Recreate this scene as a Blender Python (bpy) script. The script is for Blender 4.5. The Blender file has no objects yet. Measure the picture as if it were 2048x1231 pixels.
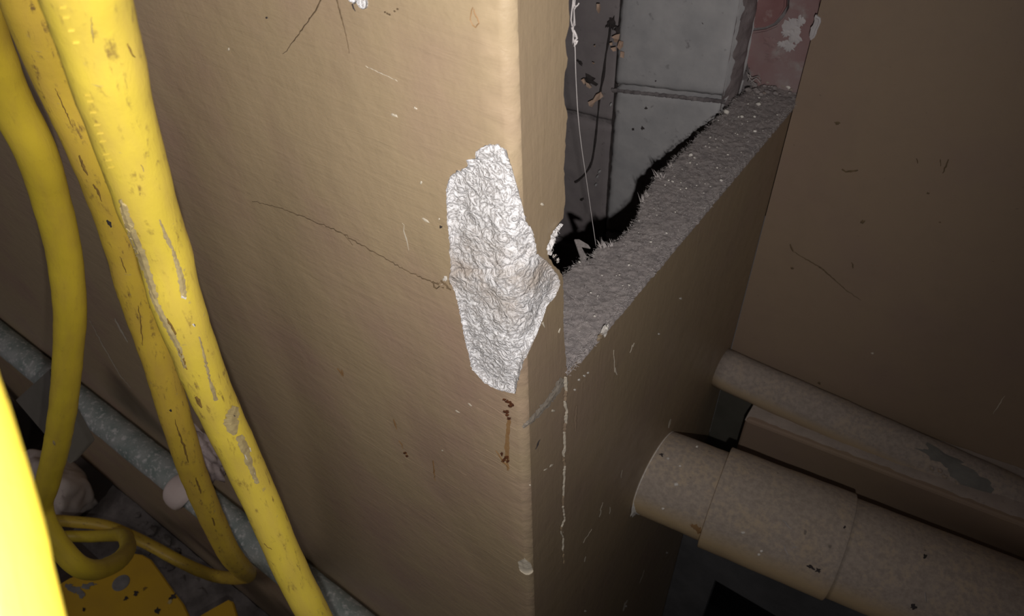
import bpy, bmesh, math, random
import numpy as np
from mathutils import Vector, Matrix, noise
from mathutils.geometry import delaunay_2d_cdt
from mathutils.bvhtree import BVHTree

random.seed(7)
rng = np.random.default_rng(7)
S = bpy.context.scene
COL = S.collection

# ------------------------------------------------------------------ camera
W, H, F = 2048, 1231, 1480.0
R = np.array([[0.80923, 0.35402, -0.46896], [0.57903, -0.58509, 0.56779], [-0.07340, -0.72959, -0.67995]])   # world axes in lens axes
def _on(v): return v / np.linalg.norm(v)
_dn = _on(np.array([(1095 - W / 2) / F, (2122 - H / 2) / F, 1.0]))
_lf = np.array([(-1898 - W / 2) / F, (-840 - H / 2) / F, 1.0]); _lf = _on(_lf - _dn * _lf.dot(_dn))
R = np.array([-_lf, np.cross(-_dn, -_lf), -_dn])
CAM = -(R @ (_on(np.array([(1040 - W / 2) / F, (620 - H / 2) / F, 1.0])) * 0.45))
cd = bpy.data.cameras.new('camera'); cam = bpy.data.objects.new('camera', cd); COL.objects.link(cam)
m = Matrix.Identity(4)
for i in range(3):
    m[i][0] = R[i, 0]; m[i][1] = -R[i, 1]; m[i][2] = -R[i, 2]; m[i][3] = CAM[i]
cam.matrix_world = m
cd.sensor_width = 36; cd.lens = F / W * 36; cd.clip_start = 0.01
cd.dof.use_dof = True; cd.dof.focus_distance = 0.55; cd.dof.aperture_fstop = 18
S.camera = cam

# ------------------------------------------------------------------ world, lights, exposure
wd = bpy.data.worlds.new('dim_room'); S.world = wd; wd.use_nodes = True
bgn = wd.node_tree.nodes['Background']; bgn.inputs[0].default_value = (0.95, 0.9, 0.95, 1); bgn.inputs[1].default_value = 0.035
def look_at(o, p): o.rotation_euler = (Vector(p) - o.location).to_track_quat('-Z', 'Y').to_euler()
fl = bpy.data.lights.new('phone_flash', 'SPOT'); flo = bpy.data.objects.new('phone_flash', fl); COL.objects.link(flo)
flo.location = Vector(CAM + R @ np.array([0.017, 0.060, 0.0]))
fl.energy = 11; fl.color = (1.0, 0.95, 0.9); fl.shadow_soft_size = 0.004; fl.spot_size = math.radians(114); fl.spot_blend = 1.0
look_at(flo, CAM + R @ np.array([-0.16, -0.23, 1.0]))
rl = bpy.data.lights.new('room_fill', 'AREA'); rlo = bpy.data.objects.new('room_fill', rl); COL.objects.link(rlo)
rlo.location = (-2.4, -3.0, 1.6); rl.energy = 14; rl.size = 1.6; rl.color = (1.0, 0.9, 0.88); look_at(rlo, (-1.0, 0, -0.4))  # unseen area light added as ambient fill for the left wall
S.view_settings.view_transform = 'Standard'; S.view_settings.look = 'None'
S.view_settings.exposure = 0.0; S.view_settings.gamma = 1.0; S.view_settings.use_curve_mapping = False

# ------------------------------------------------------------------ helpers
def P(px, py, ax, val):
    """point of the plane <axis>=<val> on the line of sight of an image point"""
    d = R @ np.array([(px - W / 2) / F, (py - H / 2) / F, 1.0])
    return Vector(CAM + d * ((val - CAM[ax]) / d[ax]))
def PD(px, py, dist):
    d = R @ np.array([(px - W / 2) / F, (py - H / 2) / F, 1.0])
    return Vector(CAM + _on(d) * dist)
def obj(name, me, mats, parent=None, smooth=False):
    if not isinstance(mats, (list, tuple)): mats = [mats]
    for q in mats: me.materials.append(q)
    if smooth: me.polygons.foreach_set('use_smooth', [True] * len(me.polygons))
    o = bpy.data.objects.new(name, me); COL.objects.link(o)
    if parent is not None: o.parent = parent
    return o
def mesh(name, v, f, mi=None):
    me = bpy.data.meshes.new(name); me.from_pydata([tuple(q) for q in v], [], [tuple(q) for q in f])
    if mi is not None: me.polygons.foreach_set('material_index', mi)
    me.update(); return me
def tag(o, label=None, cat=None, group=None, kind=None):
    if label: o['label'] = label
    if cat: o['category'] = cat
    if group: o['group'] = group
    if kind: o['kind'] = kind
    return o
def empty(name, loc=(0, 0, 0)):
    o = bpy.data.objects.new(name, None); o.empty_display_size = 0.02; o.location = loc; COL.objects.link(o); return o
def box_vf(x0, x1, y0, y1, z0, z1, off=0):
    v = [(x0, y0, z0), (x1, y0, z0), (x1, y1, z0), (x0, y1, z0), (x0, y0, z1), (x1, y0, z1), (x1, y1, z1), (x0, y1, z1)]
    f = [(0, 3, 2, 1), (4, 5, 6, 7), (0, 1, 5, 4), (1, 2, 6, 5), (2, 3, 7, 6), (3, 0, 4, 7)]
    return v, [tuple(i + off for i in q) for q in f]
def boxes(name, bs):
    v, f = [], []
    for b in bs:
        a, c = box_vf(*b, off=len(v)); v += a; f += c
    return mesh(name, v, f)
def rough_box(name, b, step=0.006, amp=0.003, seed=0, bevel=0.004):
    """block with a gridded, worn front face and softened arrises"""
    x0, x1, y0, y1, z0, z1 = b; nx, nz = max(4, int((x1 - x0) / step)), max(4, int((z1 - z0) / step)); v, f = [], []
    for j in range(nz + 1):
        for i in range(nx + 1):
            x, z = x0 + (x1 - x0) * i / nx, z0 + (z1 - z0) * j / nz; e = min(x - x0, x1 - x, z - z0, z1 - z)
            q = Vector((x + seed, z, seed * 2)); n = noise.turbulence(q * 45, 3, False) - 0.5 + 0.7 * noise.noise(q * 160)
            k = noise.noise_vector(q * 120) * amp * 0.9 if e < 1e-6 else Vector((0, 0, 0))
            v.append((x + k.x, y0 + amp * 0.5 * n + bevel * math.exp(-e / (bevel * 0.5)) * (0.7 + 0.9 * abs(noise.noise(q * 70))), z + k.z))
    for j in range(nz):
        for i in range(nx): a = j * (nx + 1) + i; f.append((a, a + 1, a + nx + 2, a + nx + 1))
    ring = [i for i in range(nx + 1)] + [j * (nx + 1) + nx for j in range(1, nz + 1)] + [nz * (nx + 1) + i for i in range(nx - 1, -1, -1)] + [j * (nx + 1) for j in range(nz - 1, 0, -1)]
    o = len(v); v += [(v[i][0], y1, v[i][2]) for i in ring]; n = len(ring)
    f += [(ring[(k + 1) % n], ring[k], o + k, o + (k + 1) % n) for k in range(n)]; f.append(tuple(o + k for k in range(n)))
    return mesh(name, v, f)
def catmull(pts, step):
    pts = [Vector(p) for p in pts]; pts = [pts[0] * 2 - pts[1]] + pts + [pts[-1] * 2 - pts[-2]]
    out = []
    for i in range(1, len(pts) - 2):
        a, b, c, d = pts[i - 1:i + 3]; n = max(2, int((c - b).length / step))
        for k in range(n):
            t = k / n
            out.append(0.5 * ((2 * b) + (c - a) * t + (2 * a - 5 * b + 4 * c - d) * t * t + (3 * b - a - 3 * c + d) * t ** 3))
    out.append(pts[-2]); return out
def tube(name, pts, rad, sides=24, wob=0.0, caps=True):
    """swept round section; rad is a number or one value per point; UV = (turn, metres along)"""
    n = len(pts); v, f, uv = [], [], []
    t0 = (pts[1] - pts[0]).normalized(); up = Vector((0.3, 0.9, 0.2)); nrm = (up - t0 * up.dot(t0)).normalized()
    s = 0; S_ = []
    for i, p in enumerate(pts):
        t = (pts[min(i + 1, n - 1)] - pts[max(i - 1, 0)]).normalized()
        nrm = (nrm - t * nrm.dot(t)).normalized(); bn = t.cross(nrm)
        r = rad[i] if hasattr(rad, '__len__') else rad
        if i: s += (p - pts[i - 1]).length
        S_.append(s)
        for k in range(sides):
            a = 2 * math.pi * k / sides; d = nrm * math.cos(a) + bn * math.sin(a); q = p + d * r
            if wob: q += d * noise.noise(q * 35) * wob + d * noise.noise(q * 140) * wob * 0.4
            v.append(q)
    for i in range(n - 1):
        for k in range(sides):
            k2 = (k + 1) % sides
            f.append((i * sides + k, i * sides + k2, (i + 1) * sides + k2, (i + 1) * sides + k))
            a, b = k / sides, (k + 1) / sides
            uv += [(a, S_[i]), (b, S_[i]), (b, S_[i + 1]), (a, S_[i + 1])]
    if caps:
        f.append(tuple(range(sides - 1, -1, -1))); f.append(tuple((n - 1) * sides + k for k in range(sides)))
        uv += [(0, 0)] * (2 * sides)
    me = mesh(name, v, f); l = me.uv_layers.new(name='UVMap')
    l.data.foreach_set('uv', [c for q in uv for c in q]); return me
def lump(name, c, size, seed, amp=0.25, sub=3, freq=1.6, squash=1.0):
    bm = bmesh.new(); bmesh.ops.create_icosphere(bm, subdivisions=sub, radius=1)
    for q in bm.verts:
        d = q.co.normalized(); n = noise.noise(d * freq + Vector((seed * 7.3, seed, 0))) + 0.5 * noise.noise(d * freq * 2.7 + Vector((0, seed * 5, 1)))
        q.co = d * (1 + amp * n)
        q.co = Vector((q.co.x * size[0], q.co.y * size[1], q.co.z * size[2])) + Vector(c)
    me = bpy.data.meshes.new(name); bm.to_mesh(me); bm.free(); return me

# ------------------------------------------------------------------ materials (procedural)
def new_mat(name, rough=0.6, spec=0.5):
    m = bpy.data.materials.new(name); m.use_nodes = True; nt = m.node_tree
    b = nt.nodes['Principled BSDF']; b.inputs['Roughness'].default_value = rough; b.inputs['Specular IOR Level'].default_value = spec
    return m, nt, b
def N(nt, t, **kw):
    n = nt.nodes.new(t)
    for k, v in kw.items():
        if k in n.inputs: n.inputs[k].default_value = v
        else: setattr(n, k, v)
    return n
def coords(nt, scale=(1, 1, 1), uv=False, rot=(0, 0, 0)):
    tc = N(nt, 'ShaderNodeTexCoord'); mp = N(nt, 'ShaderNodeMapping'); mp.inputs['Scale'].default_value = scale; mp.inputs['Rotation'].default_value = rot
    nt.links.new(tc.outputs['UV' if uv else 'Object'], mp.inputs['Vector']); return mp.outputs[0]
def noise_t(nt, vec, scale, detail=4, rough=0.55, dist=0.0):
    n = N(nt, 'ShaderNodeTexNoise'); n.inputs['Scale'].default_value = scale; n.inputs['Detail'].default_value = detail
    n.inputs['Roughness'].default_value = rough; n.inputs['Distortion'].default_value = dist; nt.links.new(vec, n.inputs['Vector']); return n.outputs['Fac']
def ramp(nt, fac, lo, hi):
    n = N(nt, 'ShaderNodeMapRange'); n.inputs['From Min'].default_value = lo; n.inputs['From Max'].default_value = hi
    nt.links.new(fac, n.inputs['Value']); return n.outputs[0]
def mix(nt, fac, a, b):
    n = N(nt, 'ShaderNodeMix', data_type='RGBA')
    for s, q in (('Factor', fac), ('A', a), ('B', b)):
        i = [k for k in n.inputs if k.name == s and k.type == ('VALUE' if s == 'Factor' else 'RGBA')][0]
        if isinstance(q, (int, float)): i.default_value = q
        elif isinstance(q, tuple): i.default_value = (*q, 1)
        else: nt.links.new(q, i)
    return [k for k in n.outputs if k.type == 'RGBA'][0]
def math_n(nt, op, a, b=0.0):
    n = N(nt, 'ShaderNodeMath', operation=op)
    for i, q in enumerate((a, b)):
        if isinstance(q, (int, float)): n.inputs[i].default_value = q
        else: nt.links.new(q, n.inputs[i])
    return n.outputs[0]
def bump(nt, b, layers):
    prev = None
    for h, dist, st in layers:
        n = N(nt, 'ShaderNodeBump'); n.inputs['Distance'].default_value = dist; n.inputs['Strength'].default_value = st
        nt.links.new(h, n.inputs['Height'])
        if prev: nt.links.new(prev, n.inputs['Normal'])
        prev = n.outputs[0]
    nt.links.new(prev, b.inputs['Normal'])
def up_mask(nt, lo, hi):
    g = N(nt, 'ShaderNodeNewGeometry'); s = N(nt, 'ShaderNodeSeparateXYZ'); nt.links.new(g.outputs['Normal'], s.inputs[0]); return ramp(nt, s.outputs[2], lo, hi)

def mat_paint(name, col, pink, axis='x', rough=0.42, bmp=1.0):
    m, nt, b = new_mat(name, rough, 0.35)
    o = coords(nt)
    sc = {'x': (1, 6, 7), 'z': (7, 7, 1)}[axis]
    st = coords(nt, sc, rot=(0, 0, 0))
    big = noise_t(nt, o, 7, 4); mid = noise_t(nt, o, 38, 5); stn = noise_t(nt, st, 24, 6, 0.6, 0.6); fine = noise_t(nt, o, 320, 3)
    c = mix(nt, ramp(nt, big, 0.45, 0.72), col, pink)
    c = mix(nt, math_n(nt, 'MULTIPLY', ramp(nt, mid, 0.5, 0.8), 0.35), c, tuple(x * 0.8 for x in col))
    c = mix(nt, math_n(nt, 'MULTIPLY', ramp(nt, noise_t(nt, o, 210, 2), 0.73, 0.8), 0.4), c, tuple(x * 0.5 for x in col))
    nt.links.new(c, b.inputs['Base Color'])
    nt.links.new(ramp(nt, mid, -0.6, 1.8), b.inputs['Roughness'])
    bump(nt, b, [(mid, 0.0014 * bmp, 0.85), (stn, 0.0006 * bmp, 0.8), (fine, 0.00006, 0.7)])
    return m
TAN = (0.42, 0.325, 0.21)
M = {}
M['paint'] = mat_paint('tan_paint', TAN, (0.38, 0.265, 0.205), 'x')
M['paint_panel'] = mat_paint('brown_paint_and_shade', (0.315, 0.238, 0.155), (0.295, 0.215, 0.155), 'z', 0.48, 0.6)  # low wall's brown, reused on the wall end to paint in its shade
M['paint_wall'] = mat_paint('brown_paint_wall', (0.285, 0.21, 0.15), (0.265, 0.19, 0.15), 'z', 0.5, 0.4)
M['cream'] = mat_paint('cream_undercoat', (0.62, 0.56, 0.46), (0.5, 0.44, 0.36), 'z', 0.7, 0.5)

def mat_plaster():
    m, nt, b = new_mat('white_plaster', 0.85, 0.2)
    o = coords(nt); sep = N(nt, 'ShaderNodeSeparateXYZ'); nt.links.new(o, sep.inputs[0])
    sq = noise_t(nt, o, 125, 3, 0.5, 2.8); fine = noise_t(nt, o, 420, 4, 0.6, 1.2); big = noise_t(nt, o, 45, 4, 0.6)
    ridge = math_n(nt, 'ABSOLUTE', math_n(nt, 'SUBTRACT', sq, 0.5))
    c = mix(nt, ramp(nt, ridge, 0.0, 0.07), (0.34, 0.325, 0.325), (0.79, 0.79, 0.82))
    c = mix(nt, math_n(nt, 'MULTIPLY', ramp(nt, fine, 0.56, 0.7), 0.45), c, (0.28, 0.255, 0.245))
    band = math_n(nt, 'SUBTRACT', 1.0, ramp(nt, math_n(nt, 'ABSOLUTE', math_n(nt, 'ADD', sep.outputs[2], -0.012)), 0.0, 0.045))
    c = mix(nt, math_n(nt, 'MULTIPLY', band, ramp(nt, big, 0.34, 0.62)), c, (0.44, 0.385, 0.345))
    nt.links.new(c, b.inputs['Base Color'])
    bump(nt, b, [(sq, 0.0024, 1.0), (fine, 0.0005, 0.8)]); return m
M['plaster'] = mat_plaster()
def mat_simple(name, c1, c2, scale=20, rough=0.8, bd=0.001, bs=0.7, c3=None, th=(0.6, 0.7), sc3=90, dist=0.0):
    m, nt, b = new_mat(name, rough, 0.25); o = coords(nt)
    a = noise_t(nt, o, scale, 5, 0.6, dist); f = noise_t(nt, o, sc3, 4, 0.6)
    c = mix(nt, ramp(nt, a, 0.35, 0.65), c1, c2)
    if c3: c = mix(nt, ramp(nt, f, *th), c, c3)
    nt.links.new(c, b.inputs['Base Color']); bump(nt, b, [(a, bd, bs), (f, bd * 0.5, bs)]); return m
M['dust'] = mat_simple('grey_dust', (0.25, 0.225, 0.225), (0.37, 0.33, 0.325), 90, 0.95, 0.0012, 0.8, (0.17, 0.15, 0.15), (0.55, 0.75), 260, 1.0)
M['dust_brown'] = mat_simple('brownish_dust', (0.31, 0.26, 0.23), (0.37, 0.31, 0.275), 40, 0.95, 0.0006, 0.6, (0.26, 0.215, 0.20), (0.58, 0.75), 170)
M['dust_tan'] = mat_simple('tan_grey_dust', (0.25, 0.215, 0.175), (0.36, 0.315, 0.27), 150, 0.95, 0.0008, 0.8, (0.18, 0.15, 0.125), (0.56, 0.7), 330, 1.0)
M['fibre'] = mat_simple('dust_fibre', (0.36, 0.33, 0.33), (0.5, 0.46, 0.45), 60, 0.95, 0.0002, 0.2)
M['crumb'] = mat_simple('pale_crumb', (0.62, 0.58, 0.54), (0.8, 0.77, 0.72), 200, 0.9, 0.0004, 0.4)
M['block'] = mat_simple('grey_block', (0.36, 0.355, 0.37), (0.45, 0.44, 0.45), 22, 0.92, 0.0012, 0.6, (0.25, 0.24, 0.25), (0.64, 0.74), 75)
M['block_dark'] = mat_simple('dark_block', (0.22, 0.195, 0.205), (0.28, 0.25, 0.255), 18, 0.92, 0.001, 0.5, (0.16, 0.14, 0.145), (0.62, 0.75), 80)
M['mortar'] = mat_simple('dusty_mortar', (0.13, 0.115, 0.12), (0.26, 0.235, 0.24), 45, 0.95, 0.003, 0.9)
M['lilac_mortar'] = mat_simple('lilac_grey_mortar', (0.22, 0.185, 0.19), (0.31, 0.265, 0.27), 40, 0.95, 0.002, 0.8, (0.14, 0.115, 0.12), (0.6, 0.72), 90)
M['red_brick'] = mat_simple('red_brick', (0.27, 0.15, 0.15), (0.22, 0.11, 0.11), 25, 0.9, 0.0015, 0.6, (0.36, 0.28, 0.27), (0.62, 0.75), 60)
M['pink_brick'] = mat_simple('pinkish_brick', (0.29, 0.215, 0.215), (0.25, 0.14, 0.14), 14, 0.9, 0.0015, 0.6, (0.33, 0.29, 0.285), (0.58, 0.72), 30)
M['lilac_plaster'] = mat_simple('pale_lilac_plaster', (0.44, 0.41, 0.42), (0.52, 0.49, 0.50), 60, 0.9, 0.002, 0.8)
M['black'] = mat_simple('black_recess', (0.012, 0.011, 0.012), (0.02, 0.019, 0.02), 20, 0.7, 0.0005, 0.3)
M['slate_dark'] = mat_simple('dark_olive_board', (0.075, 0.072, 0.06), (0.10, 0.095, 0.08), 14, 0.85, 0.001, 0.5)
M['charcoal'] = mat_simple('charcoal_board', (0.16, 0.163, 0.17), (0.22, 0.222, 0.23), 14, 0.75, 0.001, 0.5, (0.17, 0.17, 0.17), (0.72, 0.8), 120)
M['dirt_shadow'] = mat_simple('dark_dirt_and_shadow', (0.035, 0.03, 0.03), (0.06, 0.05, 0.05), 80, 0.95, 0.0004, 0.4)
M['crack'] = mat_simple('dark_crack', (0.17, 0.12, 0.07), (0.10, 0.07, 0.042), 200, 0.95, 0.0002, 0.3)
M['rust'] = mat_simple('rust', (0.13, 0.045, 0.015), (0.05, 0.018, 0.01), 250, 0.9, 0.0003, 0.5)
M['rust_stain'] = mat_simple('rust_wash', (0.34, 0.21, 0.10), (0.29, 0.165, 0.075), 120, 0.6, 0.0003, 0.4)
M['web'] = mat_simple('cobweb_grey', (0.5, 0.47, 0.47), (0.4, 0.37, 0.37), 100, 0.9, 0.0001, 0.1)
M['tan_flake'] = mat_simple('peeled_flake', (0.62, 0.46, 0.36), (0.48, 0.32, 0.24), 60, 0.8, 0.0006, 0.5)
M['ground'] = mat_simple('dirty_floor', (0.07, 0.055, 0.048), (0.11, 0.088, 0.078), 6, 0.9, 0.004, 0.7, (0.16, 0.14, 0.13), (0.66, 0.76), 40)
M['rubble'] = mat_simple('grey_rubble', (0.11, 0.098, 0.094), (0.21, 0.19, 0.182), 18, 0.95, 0.003, 0.8)
M['pale_lump'] = mat_simple('pale_plaster_lump', (0.66, 0.57, 0.52), (0.76, 0.67, 0.61), 9, 0.9, 0.003, 0.6, (0.38, 0.31, 0.28), (0.62, 0.75), 24)
M['olive'] = mat_simple('dark_olive', (0.10, 0.088, 0.062), (0.15, 0.13, 0.10), 12, 0.85, 0.002, 0.5)
M['slate'] = mat_simple('greenish_grey_board', (0.145, 0.135, 0.115), (0.18, 0.165, 0.145), 9, 0.85, 0.001, 0.4)
M['pink_clip'] = mat_simple('pinkish_white_putty', (0.72, 0.62, 0.59), (0.64, 0.53, 0.50), 20, 0.7, 0.0008, 0.4)
M['pink_mortar'] = mat_simple('pinkish_mortar', (0.56, 0.47, 0.46), (0.36, 0.29, 0.285), 50, 0.95, 0.002, 0.8)
M['conduit'] = mat_simple('weathered_green_grey', (0.38, 0.40, 0.39), (0.22, 0.27, 0.255), 30, 0.8, 0.0012, 0.7, (0.58, 0.58, 0.58), (0.52, 0.66), 120)
M['grey_metal'] = mat_simple('dull_grey_metal', (0.30, 0.30, 0.30), (0.22, 0.22, 0.22), 50, 0.5, 0.0003, 0.3)
M['grey_paint'] = mat_simple('old_grey_paint', (0.19, 0.185, 0.17), (0.14, 0.135, 0.125), 30, 0.8, 0.001, 0.5)

def mat_pipe(name, col, dusty):
    m, nt, b = new_mat(name, 0.55, 0.3); o = coords(nt)
    a = noise_t(nt, o, 26, 5, 0.6); f = noise_t(nt, o, 170, 4, 0.65)
    up = up_mask(nt, 0.02, 0.42)
    d = math_n(nt, 'MULTIPLY', up, ramp(nt, math_n(nt, 'ADD', math_n(nt, 'MULTIPLY', f, 0.6), math_n(nt, 'MULTIPLY', a, 0.6)), 0.2, 0.6))
    dc = mix(nt, ramp(nt, f, 0.4, 0.65), dusty, tuple(x * 0.78 for x in dusty))
    c = mix(nt, d, col, dc)
    c = mix(nt, ramp(nt, noise_t(nt, o, 60, 2), 0.72, 0.76), c, tuple(x * 0.5 for x in dusty))
    nt.links.new(c, b.inputs['Base Color']); nt.links.new(ramp(nt, d, -1.2, 1.0), b.inputs['Roughness'])
    bump(nt, b, [(a, 0.0008, 0.4), (f, 0.0006, 0.7)]); return m
M['pipe'] = mat_pipe('tan_pipe', (0.52, 0.39, 0.235), (0.41, 0.345, 0.295))
M['pipe_thin'] = mat_pipe('tan_thin_pipe', (0.42, 0.32, 0.215), (0.35, 0.295, 0.26))

def mat_cable(name, col, amt):
    m, nt, b = new_mat(name, 0.42, 0.4)
    u = coords(nt, (6, 14, 1), uv=True); u2 = coords(nt, (3.5, 60, 1), uv=True); o = coords(nt)
    a = noise_t(nt, u, 3.0, 6, 0.65, 0.4); f = noise_t(nt, o, 150, 5, 0.7); g = noise_t(nt, u2, 2.0, 4, 0.6, 0.3)
    w = noise_t(nt, u, 1.1, 3)
    c = mix(nt, ramp(nt, w, 0.4, 0.7), col, (col[0] * 0.9, col[1] * 0.86, col[2] * 1.2))
    grime = math_n(nt, 'MULTIPLY', ramp(nt, a, 0.545, 0.66), ramp(nt, f, 0.42, 0.6))
    c = mix(nt, math_n(nt, 'MULTIPLY', grime, 0.75 * amt), c, (0.24, 0.15, 0.05))
    scuff = math_n(nt, 'MULTIPLY', ramp(nt, g, 0.66, 0.72), ramp(nt, f, 0.45, 0.55))
    c = mix(nt, math_n(nt, 'MULTIPLY', scuff, 0.7 * amt), c, (0.40, 0.31, 0.17))
    nt.links.new(c, b.inputs['Base Color'])
    bump(nt, b, [(a, 0.0006, 0.5), (f, 0.0003, 0.6)]); return m
YEL = (0.76, 0.59, 0.075)
M['cable'] = mat_cable('yellow_cable_sheath', YEL, 1.15)
M['cable_clean'] = mat_cable('clean_yellow_cable_sheath', (0.74, 0.565, 0.05), 0.25)
M['cable_grimy'] = mat_cable('grimy_yellow_cable_sheath', (0.68, 0.48, 0.06), 1.4)
M['cable_scuff'] = mat_simple('scuffed_sheath', (0.52, 0.42, 0.20), (0.36, 0.28, 0.14), 160, 0.8, 0.0004, 0.8)
M['cable_cut'] = mat_simple('dark_sheath_cut', (0.27, 0.17, 0.04), (0.18, 0.11, 0.03), 200, 0.8, 0.0003, 0.5)
M['yellow_steel'] = mat_simple('chipped_yellow_steel', (0.60, 0.37, 0.03), (0.54, 0.33, 0.035), 12, 0.5, 0.0005, 0.4, (0.22, 0.13, 0.03), (0.70, 0.76), 45)
M['bare_steel'] = mat_simple('bare_grey_steel', (0.17, 0.165, 0.165), (0.25, 0.24, 0.235), 40, 0.55, 0.0005, 0.4)

# ------------------------------------------------------------------ setting: sizes read off the photograph
ZL = -0.1126          # dusty ledge
YR = 0.535            # right wall face
ZF = -1.62            # floor
YB = 0.50             # block wall face inside the opening
RC = 0.0065           # soft corner of the near wall

def to_uv(px, py):
    p = P(px, py, 1, 0.0)
    if p.x <= 0: return (p.x, p.z)
    q = P(px, py, 0, 0.0); return (q.y, q.z)
def corner(u, r):
    """plan of the wall end: u<0 on the face, u>0 on the return -> (x, y, nx, ny), n points out"""
    if u <= -r: return u, 0.0, 0.0, -1.0
    if u >= r: return 0.0, u, 1.0, 0.0
    t = (u + r) / (2 * r) * math.pi / 2
    return -r + r * math.sin(t), r - r * math.cos(t), math.sin(t), -math.cos(t)
def dense(loop, step, jit, closed=True):
    out = []; n = len(loop)
    for i in range(n if closed else n - 1):
        a, b = np.array(loop[i]), np.array(loop[(i + 1) % n]); k = max(1, int(np.linalg.norm(b - a) / step))
        for j in range(k): out.append(a + (b - a) * j / k)
    if not closed: out.append(np.array(loop[-1]))
    return [tuple(p + rng.normal(0, jit, 2)) for p in out]
def inside(pts, loop):
    pts = np.asarray(pts); l = np.asarray(loop); x, y = pts[:, 0], pts[:, 1]; r = np.zeros(len(pts), bool); j = len(l) - 1
    for i in range(len(l)):
        xi, yi, xj, yj = l[i, 0], l[i, 1], l[j, 0], l[j, 1]
        r ^= ((yi > y) != (yj > y)) & (x < (xj - xi) * (y - yi) / (yj - yi + 1e-12) + xi); j = i
    return r
def dist_to(pts, loop):
    pts = np.asarray(pts); l = np.asarray(loop)
    return np.sqrt(((pts[:, None, :] - l[None, :, :]) ** 2).sum(2).min(1))

patch_px = [(997, 288), (970, 290), (954, 303), (952, 317), (934, 319), (936, 333), (911, 344), (898, 356), (893, 383), (895, 433), (900, 487), (902, 533),
            (899, 560), (911, 583), (918, 615), (925, 651), (936, 701), (945, 738), (970, 765), (1002, 781), (1031, 786), (1038, 760), (1047, 724), (1072, 669),
            (1084, 638), (1093, 610), (1109, 594), (1119, 569), (1115, 549), (1093, 521), (1072, 505), (1070, 483), (1063, 456), (1052, 442), (1041, 396),
            (1031, 360), (1022, 328), (1013, 301)]
chip_px = [(694, -14), (699, 3), (708, 8), (712, 2), (719, 14), (728, 19), (734, 17), (736, -2), (735, -16)]
small_px = [(1036, 1122), (1050, 1116), (1062, 1128), (1066, 1142), (1054, 1150), (1040, 1140)]
loops = [dense([to_uv(*p) for p in q], st, jt) for q, st, jt in ((patch_px, 0.0016, 0.00035), (chip_px, 0.0015, 0.0003), (small_px, 0.002, 0.0003))]
edge_px = [(1137, 18), (1139, 50), (1131, 82), (1135.5, 118), (1128, 159), (1126, 191), (1134, 223), (1131, 291), (1128, 346), (1131, 400), (1125.5, 437), (1108, 460),
           (1099, 491), (1096, 505), (1098, 517), (1109, 530), (1124, 548), (1127, 580), (1127, 650), (1130, 700), (1134, 745), (1131, 800), (1128, 950), (1125, 1120), (1124, 1231)]
eu = [(P(x, y, 0, 0).y, P(x, y, 0, 0).z) for x, y in edge_px]
eu = [(0.05, 0.8), (0.05, 0.25)] + eu + [(0.056, -0.75), (0.056, ZF)]
edge = dense(eu, 0.003, 0.0004, closed=False)
edge[0] = (0.05, 0.8); edge[-1] = (0.056, ZF)
XL = -3.4
rect = [(XL, ZF)] + edge[::-1] + [(XL, 0.8)]
cand = [(u, z) for u in np.concatenate([np.linspace(XL, -0.3, 40)[1:], np.linspace(-0.27, -0.02, 18), np.linspace(-RC, RC, 7), [0.014, 0.024, 0.034, 0.044]])
        for z in np.concatenate([np.linspace(ZF, -0.5, 20)[1:-1], np.linspace(-0.48, 0.78, 84)])]
cand = np.array(cand) + rng.normal(0, 1e-5, (len(cand), 2))
ok = inside(cand, rect) & (dist_to(cand, edge) > 0.003) & (np.abs(np.abs(cand[:, 0]) - RC) > 0.0005)
for l in loops: ok &= ~inside(cand, l) & (dist_to(cand, l) > 0.002)
cand = cand[ok]
pts = []; edges = []
for l in [rect] + loops:
    o0 = len(pts); n = len(l); pts += [Vector(p) for p in l]; edges += [(o0 + i, o0 + (i + 1) % n) for i in range(n)]
zz = np.linspace(ZF + 0.01, 0.79, 560)
for uc in (-RC, RC):
    col = np.array([(uc, z) for z in zz]); okc = np.ones(len(col), bool)
    for l in loops: okc &= ~inside(col, l) & (dist_to(col, l) > 0.0012)
    prev = None
    for p, k in zip(col, okc):
        if not k: prev = None; continue
        pts.append(Vector(p)); 
        if prev is not None: edges.append((prev, len(pts) - 1))
        prev = len(pts) - 1
nrect = len(rect)
pts += [Vector(p) for p in cand]
vo, eo, fo, ov, _, _ = delaunay_2d_cdt(pts, edges, [], 0, 1e-6)
vo = [(v.x, v.y) for v in vo]
cen = np.array([[sum(vo[i][0] for i in f) / len(f), sum(vo[i][1] for i in f) / len(f)] for f in fo])
keep = inside(cen, rect)
for l in loops: keep &= ~inside(cen, l)
v = []
for u, z in vo:
    x, y, nx, ny = corner(u, RC)
    w = 0.0012 * noise.noise(Vector((u * 9, z * 9, 0))) * max(0.0, min(1.0, (0.004 - u) / 0.02))
    v.append((x + nx * w, y + ny * w, z))
f = [tuple(q) for q, k in zip(fo, keep) if k]; mi = [0] * len(f)
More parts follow.
